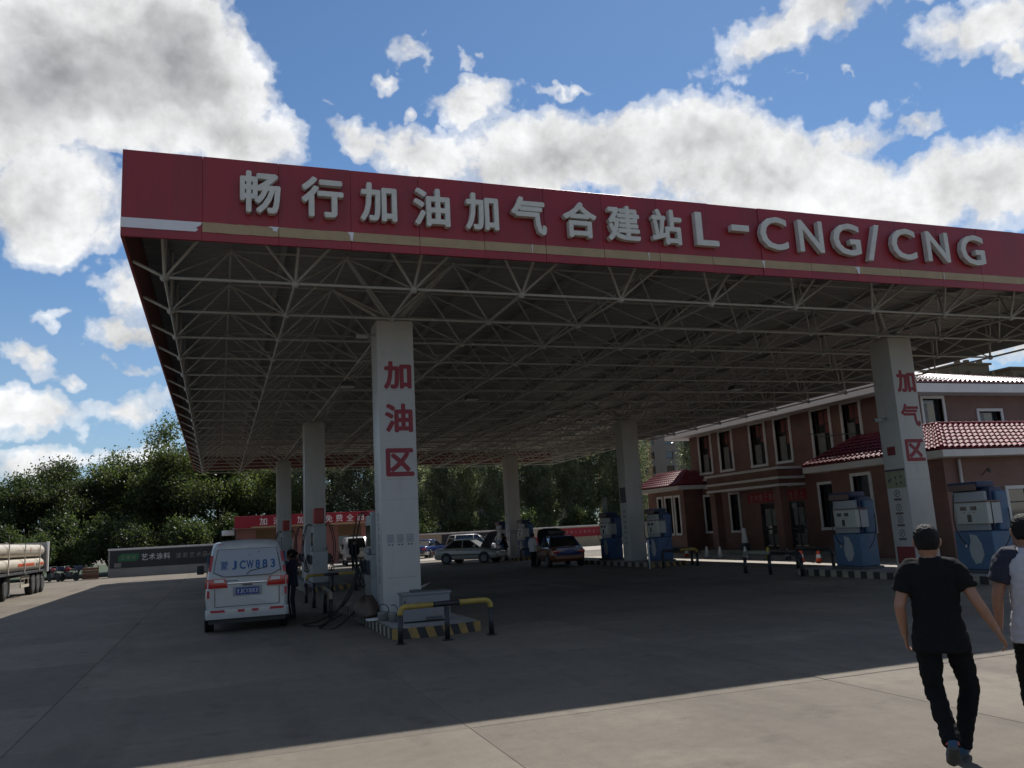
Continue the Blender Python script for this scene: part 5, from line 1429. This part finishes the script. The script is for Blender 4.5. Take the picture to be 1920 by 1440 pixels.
# ------------------------------------------------------------------ tube trailer
tr = empty('tube_trailer', (-9.7, 44, 0), 0, 'tube trailer with stacked cream gas cylinders at the left picture edge', 'trailer')
M['cream2'] = mat('cylinder_cream', (0.60, 0.54, 0.44), 0.4, var=.05, dirt=(.42, .37, .29), dscale=1.5, dlo=.5, dhi=.8); M['stripe'] = mat('stripe_orange', (0.55, 0.085, 0.03), 0.5)
xs = (1.05, .35, -.35, -1.05); y0, y1 = -10, 5.2
for x in xs:
    for z in (1.45, 2.09):
        n = 20; prof = [(y0, .08), (y0 + .1, .2), (y0 + .3, .29), (y1 - .45, .29), (y1 - .22, .22), (y1 - .1, .1), (y1, .07)]
        MB().loft([[(x + r * math.cos(2 * PI * k / n), y, z + r * math.sin(2 * PI * k / n)) for k in range(n)] for y, r in prof]).build('gas_cylinder', M['cream2'], tr)
for (a, b) in ((-1.2, -.1), (.0, 2.4), (3.45, 4.65), (2.55, 3.3)):
    vs = []; r = .293
    for k in range(5):
        an = -.22 + .44 * k / 4
        for y in (a, b): vs.append((1.05 + r * math.cos(an), y, 1.45 + r * math.sin(an)))
    if (a, b) != (2.55, 3.3): MB().add(vs, [(2 * k, 2 * k + 1, 2 * k + 3, 2 * k + 2) for k in range(4)], True).build('orange_stripe', M['stripe'], tr)
    else: MB().box(1.342, 1.346, 2.75, 3.1, 1.38, 1.5).build('marking', M['darkgrey'], tr)
for k in range(26): MB().box(1.343, 1.346, -1.5 + k * .24, -1.42 + k * .24, 2.08, 2.13).build('stencil_mark', M['grey'], tr)
MB().box(1.343, 1.347, 1.35, 1.45, 2.0, 2.22).build('marking', M['tape'], tr)
for y in (-3.2, .0, 3.4): 
    MB().box(1.36, 1.40, y - .04, y + .04, 1.1, 2.42).build('cylinder_brace', M['cream2'], tr); MB().box(-1.4, 1.4, y - .04, y + .04, 2.39, 2.42).build('cylinder_brace', M['cream2'], tr)
MB().box(-1.4, 1.42, 5.15, 5.25, 1.05, 2.50).build('rear_panel', M['grey'], tr); MB().box(1.38, 1.46, 5.1, 5.32, 1.02, 2.54).build('rear_frame', M['white'], tr); MB().box(-1.46, -1.38, 5.1, 5.32, 1.02, 2.54).build('rear_frame', M['white'], tr)
MB().box(-.5, .5, y0, 5.0, .85, 1.05).build('chassis', M['black'], tr); MB().box(-1.35, 1.35, y0, 5.1, 1.05, 1.15).build('deck', M['darkgrey'], tr)
for y in (2.7, 3.85, 5.0):
    for s in (-1, 1): wheel(tr, s * 1.12, y, .50, .3, s); MB().tube([(s * 1.12, y + .58 * math.cos(q), .5 + .58 * math.sin(q)) for q in [PI * k / 8 for k in range(9)]], .04, 6).build('mudguard', M['black'], tr)
sg_ = MB().box(1.18, 1.22, .2, 2.0, .80, .95).build('side_guard', M['cream2'], tr); MB().box(1.18, 1.22, .2, 2.0, .42, .55).build('side_guard', M['cream2'], tr)
for y in (.25, 1.0, 1.9): MB().box(1.17, 1.20, y, y + .05, .5, .85).build('guard_post', M['cream2'], tr)
for s in (-1, 1):
    MB().box(s * .8 - .06, s * .8 + .06, -.3, -.18, .1, .9).build('landing_leg', M['grey'], tr)
    wheel(tr, s * 1.05, -2.7, .5, .3, s)
    MB().tube([(s * 1.05, -2.7 + .6 * math.cos(q), .5 + .6 * math.sin(q)) for q in [PI * k / 8 for k in range(9)]], .05, 6).build('mudguard', M['black'], tr)

# ------------------------------------------------------------------ motorcycles and crate left of the advert wall
def motorbike(x, y, rz, label):
    t = empty('motorcycle', (x, y, 0), rz, label, 'motorcycle', 'motorcycles by the bushes')
    for yy in (-.62, .62): wheel(t, 0, yy, .29, .09, 1)
    MB().tube([(0, .62, .3), (0, .45, .75), (0, .38, 1.0)], .03, 6).build('fork', M['darkgrey'], t); MB().tube([(-.32, .3, 1.02), (0, .4, 1.0), (.32, .3, 1.02)], .015, 6).build('handlebar', M['darkgrey'], t)
    MB().sphere((0, .12, .78), (.13, .27, .13)).build('tank', M['banner'], t); MB().box(-.12, .12, -.65, -.1, .70, .80).build('seat', M['black'], t, bevel=.04); MB().box(-.12, .12, -.25, .25, .3, .62).build('engine', M['darkgrey'], t, bevel=.04)
    MB().tube([(0, -.62, .3), (0, -.2, .45), (0, .4, .8)], .025, 6).build('frame', M['darkgrey'], t); MB().sphere((0, .52, .92), .09).build('headlamp', M['clearlamp'], t)
    MB().box(-.2, .2, -.95, -.6, .72, 1.0).build('carrier_box', M['bluedark'], t, bevel=.03)
    return t
motorbike(-10.6, 65.6, .6, 'leftmost dark motorcycle parked by the bushes'); motorbike(-9.6, 65.2, .9, 'dark motorcycle parked next to the brown crate')
ct = empty('wooden_crate', (-8.35, 65.6, 0), .2, 'brown crate between the motorcycles and the advert wall', 'crate')
for k in range(4): MB().box(-.5, .5, -.4, .4, .04 + k * .2, .21 + k * .2).build('plank', mat('crate_wood', (.16, .075, .045), .8, var=.15), ct, bevel=.008)

# ------------------------------------------------------------------ people
M['skin'] = mat('skin', (0.30, 0.155, 0.10), 0.5, var=.08, scale=20)
M['hair'] = mat('hair', (0.006, 0.0055, 0.005), 0.6, spec=.25, var=.4, scale=60, bump=.8, bscale=120, stretch=(1, 1, .3))
M['clothblack'] = mat('black_cotton', (0.008, 0.008, 0.009), 0.9, var=.15, scale=30, bump=.3, bscale=14, spec=.2)
M['denimblack'] = mat('black_denim', (0.007, 0.007, 0.008), 0.9, spec=.2, var=.2, scale=40, bump=.3, bscale=16)
M['clothgrey'] = mat('grey_cotton', (0.42, 0.42, 0.45), 0.85, var=.05, scale=20, bump=.25, bscale=14)
M['clothnavy'] = mat('navy_cotton', (0.016, 0.018, 0.035), 0.85, var=.1, bump=.25, bscale=14)
M['clothwhite'] = mat('pale_cotton', (0.50, 0.49, 0.47), 0.85, var=.06, bump=.2, bscale=14)
M['shoeblue'] = mat('shoe_blue', (0.02, 0.06, 0.12), 0.6, var=.15, scale=30); M['shoesole'] = mat('shoe_sole', (0.06, 0.065, 0.07), 0.7, var=.2, scale=20); M['shoeorange'] = mat('shoe_orange', (0.5, 0.09, 0.04), 0.6)
M['shoeblack'] = mat('shoe_black', (0.02, 0.02, 0.022), 0.6)


def remesh(mb, name, m, voxel, smooth=4, wrinkle=0.0, wscale=7.0, seed=0):
    me = mb.mesh('tmp', m); o = bpy.data.objects.new('tmp', me); COL.objects.link(o)
    r = o.modifiers.new('r', 'REMESH'); r.mode = 'VOXEL'; r.voxel_size = voxel; r.use_smooth_shade = True
    s = o.modifiers.new('s', 'SMOOTH'); s.iterations = smooth; s.factor = .5
    dg = bpy.context.evaluated_depsgraph_get(); dg.update()
    res = bpy.data.meshes.new_from_object(o.evaluated_get(dg))
    bpy.data.objects.remove(o); bpy.data.meshes.remove(me)
    if wrinkle:
        ns = [v.normal.copy() for v in res.vertices]
        for v, n in zip(res.vertices, ns):
            p = v.co
            q = Vector((p.x * wscale + seed, p.y * wscale, p.z * wscale * 1.5))
            q2 = Vector((p.x * wscale * .9 + p.z * 5 + seed, p.y * wscale * .9, p.z * wscale * 1.6 - p.x * 6)); k = noise.noise(q) * .45 + (1 - abs(noise.noise(q2 * 1.5)) * 2.2) * .55
            v.co += n * wrinkle * k
    res.name = name; res.materials.clear(); res.materials.append(m)
    for p in res.polygons: p.use_smooth = True
    return res


def ring(c, rx, ry, n=20, pw=2.3, ang=0.0):
    out = []
    for k in range(n):
        a = 2 * PI * k / n; ca, sa = math.cos(a), math.sin(a)
        x = math.copysign(abs(ca) ** (2 / pw), ca) * rx; y = math.copysign(abs(sa) ** (2 / pw), sa) * ry
        out.append((c[0] + x * math.cos(ang) - y * math.sin(ang), c[1] + x * math.sin(ang) + y * math.cos(ang), c[2]))
    return out


def capsule(mb, pts, rs, n=12):
    pts = [Vector(p) for p in pts]
    a = (pts[0] - pts[1]).normalized(); b = (pts[-1] - pts[-2]).normalized()
    P = [pts[0] + a * rs[0] * .85, pts[0] + a * rs[0] * .5] + pts + [pts[-1] + b * rs[-1] * .5, pts[-1] + b * rs[-1] * .85]
    Rr = [rs[0] * .3, rs[0] * .8] + list(rs) + [rs[-1] * .8, rs[-1] * .3]
    mb.tube(P, Rr, n)


def hand(mb, wrist, elbow, s, curl=.6, facing=0.0, k=1.0):
    """palm with five bent fingers continuing the forearm; s = -1 left, 1 right"""
    w = Vector(wrist); d = (w - Vector(elbow)).normalized()
    side = Vector((0, 1, 0)); side = (side - d * side.dot(d)).normalized()      # thumb points forward
    side = Matrix.Rotation(facing, 3, d) @ side
    nrm = d.cross(side) * s                                                        # palm towards the thigh
    if nrm.x * s > 0: nrm = -nrm
    palm = [w - d * .01 * k, w + d * .045 * k, w + d * .09 * k]
    for off in (-.024, -.008, .008, .024):
        capsule(mb, [p + side * off * k for p in palm], [.015 * k, .016 * k, .013 * k], 8)
    for i, (off, ln) in enumerate(((.029, .072), (.010, .080), (-.010, .074), (-.028, .058))):
        b = palm[-1] + side * off * k
        c1 = curl * (.6 + .12 * i)
        d1 = (d * math.cos(c1 * .6) + nrm * math.sin(c1 * .6)); d2 = (d * math.cos(c1 * 1.6) + nrm * math.sin(c1 * 1.6)); d3 = (d * math.cos(c1 * 2.3) + nrm * math.sin(c1 * 2.3))
        l = ln * k
        p1 = b + d1 * l * .45; p2 = p1 + d2 * l * .32; p3 = p2 + d3 * l * .23
        capsule(mb, [b, p1, p2, p3], [.0095 * k, .009 * k, .0083 * k, .0075 * k], 8)
    tb = w + d * .025 * k + side * .028 * k
    t1 = tb + (d * .7 + side * .7 + nrm * .25).normalized() * .035 * k; t2 = t1 + (d * .92 + side * .25 + nrm * .3).normalized() * .03 * k
    capsule(mb, [tb, t1, t2], [.013 * k, .011 * k, .009 * k], 8)


def person(name_label, loc, rz, H=1.72, vox=.012, pose=None, top='clothblack', sleeve=None, legs='denimblack', shoe='shoeblack', group=None, hairlen='short', stripe=False, cuff=None, long_sleeve=False, curl=.7, cap=False):
    t = empty('person', loc, rz, name_label, 'person', group); f = H / 1.72; t.scale = (f, f, f)
    P = dict(lsho=(-.165, -.01, 1.405), rsho=(.165, -.01, 1.405), lelb=(-.25, -.04, 1.13), relb=(.25, -.04, 1.13), lwri=(-.25, .05, .89), rwri=(.25, .05, .89),
             lhip=(-.092, 0, .90), rhip=(.092, 0, .90), lkne=(-.10, .03, .50), rkne=(.10, .03, .50), lank=(-.10, -.02, .09), rank=(.10, -.02, .09), ltoe=(-.12, .17, .035), rtoe=(.12, .17, .035), head=(0, .02, 0), lean=0.0, turn=0.0)
    P.update(pose or {})
    V = {k: Vector(v) for k, v in P.items() if isinstance(v, tuple)}
    hd = V['head']
    # body (skin): head, neck, arms, hands in one surface
    mb = MB()
    hc = Vector((hd.x, hd.y, 1.60 + hd.z))
    rr = []
    for z, rx, ry, oy in ((-.125, .030, .035, .045), (-.115, .046, .060, .030), (-.09, .060, .080, .012), (-.05, .070, .092, .004), (0, .076, .098, 0), (.05, .077, .100, -.004), (.09, .066, .086, -.006), (.112, .044, .058, -.008), (.120, .02, .028, -.008)):
        rr.append(ring(hc + Vector((0, oy, z)) * 1.0, rx * 1.1, ry * 1.08, 18, 2.1))
    mb.loft(rr)
    capsule(mb, [(hd.x * .3, -.012, 1.40), (hd.x * .6, -.004, 1.46), hc + Vector((0, -.012, -.07))], [.062, .056, .054], 14)
    mb.loft([ring(hc + Vector((0, .096 + o, z)), r * .8, r, 8, 2) for z, r, o in ((-.045, .008, .012), (-.03, .014, .018), (0, .009, .008), (.03, .006, .0))])   # nose
    for s in (-1, 1):
        mb.loft([ring(hc + Vector((s * (.085 + o), -.008, z)), .012, r, 8, 2) for z, r, o in ((-.035, .008, 0), (-.02, .014, .004), (.01, .020, .008), (.028, .012, .006))])   # ears
        k = 'l' if s < 0 else 'r'
        sh, el, wr = V[k + 'sho'], V[k + 'elb'], V[k + 'wri']
        u = sh.lerp(el, .35)
        capsule(mb, [u, sh.lerp(el, .7), el, el.lerp(wr, .3), el.lerp(wr, .75), wr], [.050, .045, .040, .041, .031, .026], 12)
        hand(mb, wr, el, s, curl)
    capsule(mb, [(-.1, 0, 1.25), (.1, 0, 1.25)], [.09, .09], 10); capsule(mb, [(0, 0, 1.2), (0, -.01, 1.42)], [.1, .06], 10)
    for s in (-1, 1):
        k = 'l' if s < 0 else 'r'
        capsule(mb, [(s * .06, 0, 1.27), V[k + 'sho'] * .9 + Vector((0, 0, .12)), V[k + 'sho'].lerp(V[k + 'elb'], .4)], [.07, .05, .045], 10)
    body = obj('body', remesh(mb, 'body', M['skin'], min(vox, .0075) if vox < .015 else .013, 3), t)
    # eyes, brows and mouth
    mb = MB()
    for s in (-1, 1): mb.sphere(hc + Vector((s * .033, .094, .012)), (.013, .008, .007), 8, 5); mb.cbox(hc.x + s * .031, hc.y + .101, hc.z + .033, .036, .008, .007)
    mb.cbox(hc.x, hc.y + .094, hc.z - .075, .042, .012, .007)
    mb.build('face_features', M['hair'], body)
    # hair
    mb = MB(); hr = []
    low = -.055 if hairlen == 'short' else -.10
    for z, rx, ry, oy in ((low, .060, .062, -.034), (low + .03, .074, .080, -.026), (.0, .081, .094, -.014), (.04, .083, .103, -.006), (.075, .077, .098, -.004), (.105, .060, .076, -.006), (.126, .036, .045, -.008), (.132, .012, .016, -.008)):
        hr.append(ring(hc + Vector((0, oy, z)), rx * 1.1, ry * 1.08, 18, 2.15))
    mb.loft(hr)
    if hairlen == 'bun': mb.sphere(hc + Vector((0, -.13, .02)), .05, 10, 7)
    obj('hair', remesh(mb, 'hair', M['hair'], .006 if vox < .015 else .014, 1, .007, 55), t)
    if cap: MB().loft([ring(hc + Vector((0, .0, z)), rx, ry, 18, 2.1) for z, rx, ry in ((.045, .086, .108), (.10, .08, .10), (.135, .05, .06), (.142, .015, .02))]).build('cap', M['clothblack'], t)
    # top
    mb = MB()
    hem = .80
    tr_ = []
    for z, rx, ry, oy in ((hem, .200, .146, -.005), (hem + .10, .190, .138, -.004), (1.02, .168, .124, 0), (1.14, .166, .122, 0), (1.26, .174, .124, -.004), (1.36, .172, .114, -.012), (1.415, .150, .092, -.018), (1.455, .108, .074, -.018), (1.485, .074, .066, -.012)):
        tr_.append(ring((P['turn'] * (z - .9) + P['lean'] * 0, oy + P['lean'] * (z - .9), z), rx, ry, 24, 2.5))
    mb.loft(tr_)
    sl = MB() if sleeve else mb
    for k in 'lr':
        sh, el, wr = V[k + 'sho'], V[k + 'elb'], V[k + 'wri']
        inner = Vector((sh.x * .42, -.016, 1.425)); e = sh.lerp(el, .62)
        pts = [inner, sh * .82 + Vector((0, -.002, 1.40 * .18 + .012)), sh.lerp(el, .12), sh.lerp(el, .38), e]
        rs = [.060, .070, .070, .069, .071]
        if long_sleeve: pts += [el, el.lerp(wr, .5), el.lerp(wr, .92)]; rs += [.064, .056, .048]
        if sleeve: rs = [r + .012 for r in rs]
        sl.tube(pts, rs, 16)
    wr_ = .014 if vox < .015 else .008
    obj('shirt', remesh(mb, 'shirt', M[top], vox, 4, wr_, 8.0, 3.1), t)
    if sleeve:
        # raglan sleeves reach the collar
        for s in (-1, 1):
            k = 'l' if s < 0 else 'r'
        obj('raglan_sleeves', remesh(sl, 'sleeves', M[sleeve], vox, 3, wr_, 9.0), t)
    # trousers
    mb = MB()
    mb.loft([ring((0, 0, z), rx, ry, 20, 2.4) for z, rx, ry in ((.79, .13, .10), (.85, .172, .122), (.92, .170, .118), (1.0, .158, .108))])
    for k in 'lr':
        hp, kn, an = V[k + 'hip'], V[k + 'kne'], V[k + 'ank']
        mb.tube([hp + Vector((0, 0, .02)), hp.lerp(kn, .25), hp.lerp(kn, .65), kn, kn.lerp(an, .3), kn.lerp(an, .7), an + Vector((0, -.005, .0))], [.086, .088, .076, .066, .064, .058, .062], 16)
    obj('trousers', remesh(mb, 'trousers', M[legs], vox, 4, wr_ * 1.1, 9.0, 8.2), t)
    if stripe:
        for k, s in (('l', -1), ('r', 1)):
            MB().tube([V[k + 'hip'] + Vector((s * .10, 0, -.05)), V[k + 'kne'] + Vector((s * .078, 0, 0)), V[k + 'ank'] + Vector((s * .07, 0, .05))], .008, 5).build('side_stripe', M['white'], t)
    # shoes
    for k in 'lr':
        an, to = V[k + 'ank'], V[k + 'toe']
        d = (to - Vector((an.x, an.y, an.z - .05))); L = Vector((d.x, d.y, d.z)); dirv = L.normalized()
        up = Vector((0, 0, 1)) if abs(dirv.z) < .6 else Vector((0, 1, 0))
        side = dirv.cross(up).normalized(); upn = side.cross(dirv).normalized()
        heel = Vector((an.x, an.y, an.z)) - upn * .05 - dirv * .06
        ln = .285
        def rg(u, w, h, z0):
            c = heel + dirv * (u * ln)
            return [tuple(c + side * (math.cos(q) * w) + upn * (z0 + (math.sin(q) * .5 + .5) * h)) for q in [2 * PI * i / 14 for i in range(14)]]
        sm = MB().loft([rg(.0, .022, .06, .0), rg(.05, .034, .085, 0), rg(.25, .037, .098, 0), rg(.45, .040, .085, 0), rg(.65, .046, .062, 0), rg(.85, .044, .048, 0), rg(.97, .03, .036, 0), rg(1.0, .014, .022, .004)])
        so = sm.build('shoe', M[shoe], t)
        MB().loft([rg(u, w * 1.06, .026, -.016) for u, w in ((-.01, .022), (.05, .036), (.25, .036), (.45, .038), (.65, .046), (.85, .045), (.97, .03), (1.01, .012))]).build('sole', M['shoesole'], so)
        if cuff: MB().tube([an - upn * .015 + dirv * -.005, an + upn * .03 - dirv * .01], [.046, .043], 14, cap=False).build('shoe_collar', M[cuff], so)
    return t


person('man in black t-shirt and black trousers walking towards the gas columns', (5.10, 5.02, 0), R_(-43), 1.71, .011,
       dict(lkne=(-.085, .02, .50), lank=(-.025, -.27, .20), ltoe=(-.03, -.115, .035), rkne=(.16, .13, .51), rank=(.055, .11, .095), rtoe=(.07, .30, .035), rhip=(.10, .01, .90), lhip=(-.095, -.02, .90),
            relb=(.275, -.06, 1.16), rwri=(.385, .0, .94), lelb=(-.25, -.06, 1.13), lwri=(-.235, .06, .90), head=(0, .015, 0)), 'clothblack', None, 'denimblack', 'shoeblue', 'two men walking', cuff='shoeorange', curl=.75)
person('man in grey shirt with navy raglan sleeves cut by the right picture edge', (5.86, 4.80, 0), R_(-43), 1.75, .011,
       dict(lkne=(-.11, .17, .51), lank=(-.10, .14, .09), ltoe=(-.12, .33, .035), rkne=(.10, .0, .50), rank=(.09, -.27, .19), rtoe=(.10, -.12, .035), lelb=(-.25, -.01, 1.13), lwri=(-.26, .05, .90), relb=(.25, -.06, 1.13), rwri=(.25, .06, .9)), 'clothgrey', 'clothnavy', 'denimblack', 'shoeblack', 'two men walking', curl=.8)
person('attendant in dark uniform with white trouser stripe beside the white van', (1.72, 21.3, 0), R_(75), 1.66, .02, dict(lelb=(-.26, .1, 1.15), lwri=(-.18, .32, 1.05), relb=(.26, .08, 1.15), rwri=(.2, .3, 1.0)), 'clothnavy', None, 'clothnavy', 'shoeblack', 'station staff and drivers', hairlen='bun', stripe=True, long_sleeve=True)
person('person in black standing before the small white truck', (7.6, 50.0, 0), R_(170), 1.74, .02, None, 'clothblack', None, 'denimblack', 'shoeblack', 'station staff and drivers', long_sleeve=True)
person('person in pale shirt and dark trousers standing left of the taxi', (14.45, 38.35, 0), R_(-70), 1.62, .02, dict(relb=(.25, .06, 1.13), rwri=(.2, .28, 1.05)), 'clothwhite', None, 'denimblack', 'shoeblack', 'station staff and drivers', long_sleeve=True)
person('person in black leaning by the open hood of the white saloon', (16.7, 49.0, 0), R_(65), 1.70, .02, dict(lean=.25, head=(0, .16, -.05), lelb=(-.24, .18, 1.12), lwri=(-.15, .40, 1.0), relb=(.24, .18, 1.12), rwri=(.15, .40, 1.0), lsho=(-.165, .1, 1.40), rsho=(.165, .1, 1.40)), 'clothblack', None, 'denimblack', 'shoeblack', 'station staff and drivers', long_sleeve=True)

# roofscape at the right behind the office
rt, pk = block('apartment_block', 97, 135, 90, 12, 19.8, M['far3'], 'brown apartment block with roof huts at the right picture edge', 9, 6)
for x0, x1, z1 in ((97.5, 103, 20.8), (103, 109, 22.4), (113.2, 124, 21.9)):
    h_ = pk(MB().box(x0, x1, 91, 99, 19.8, z1).build('roof_hut', M['far3'])); 
    MB().box(x0 - .3, x1 + .3, 90.7, 99.3, z1, z1 + .3).build('roof_slab', M['far3'], h_).location = (0, 0, 0)
for k in range(11):
    x = 98 + k * 2.1; pk(MB().box(x, x + .5, 90.2, 90.7, 20.15, 20.15 + (1.2 if k % 2 else .8)).build('chimney', M['far3']))
for x, z in ((104, 22.7), (105.8, 22.7), (108.4, 22.7)): pk(MB().box(x, x + .6, 92, 92.6, z, z + .7).build('chimney', M['far3']))
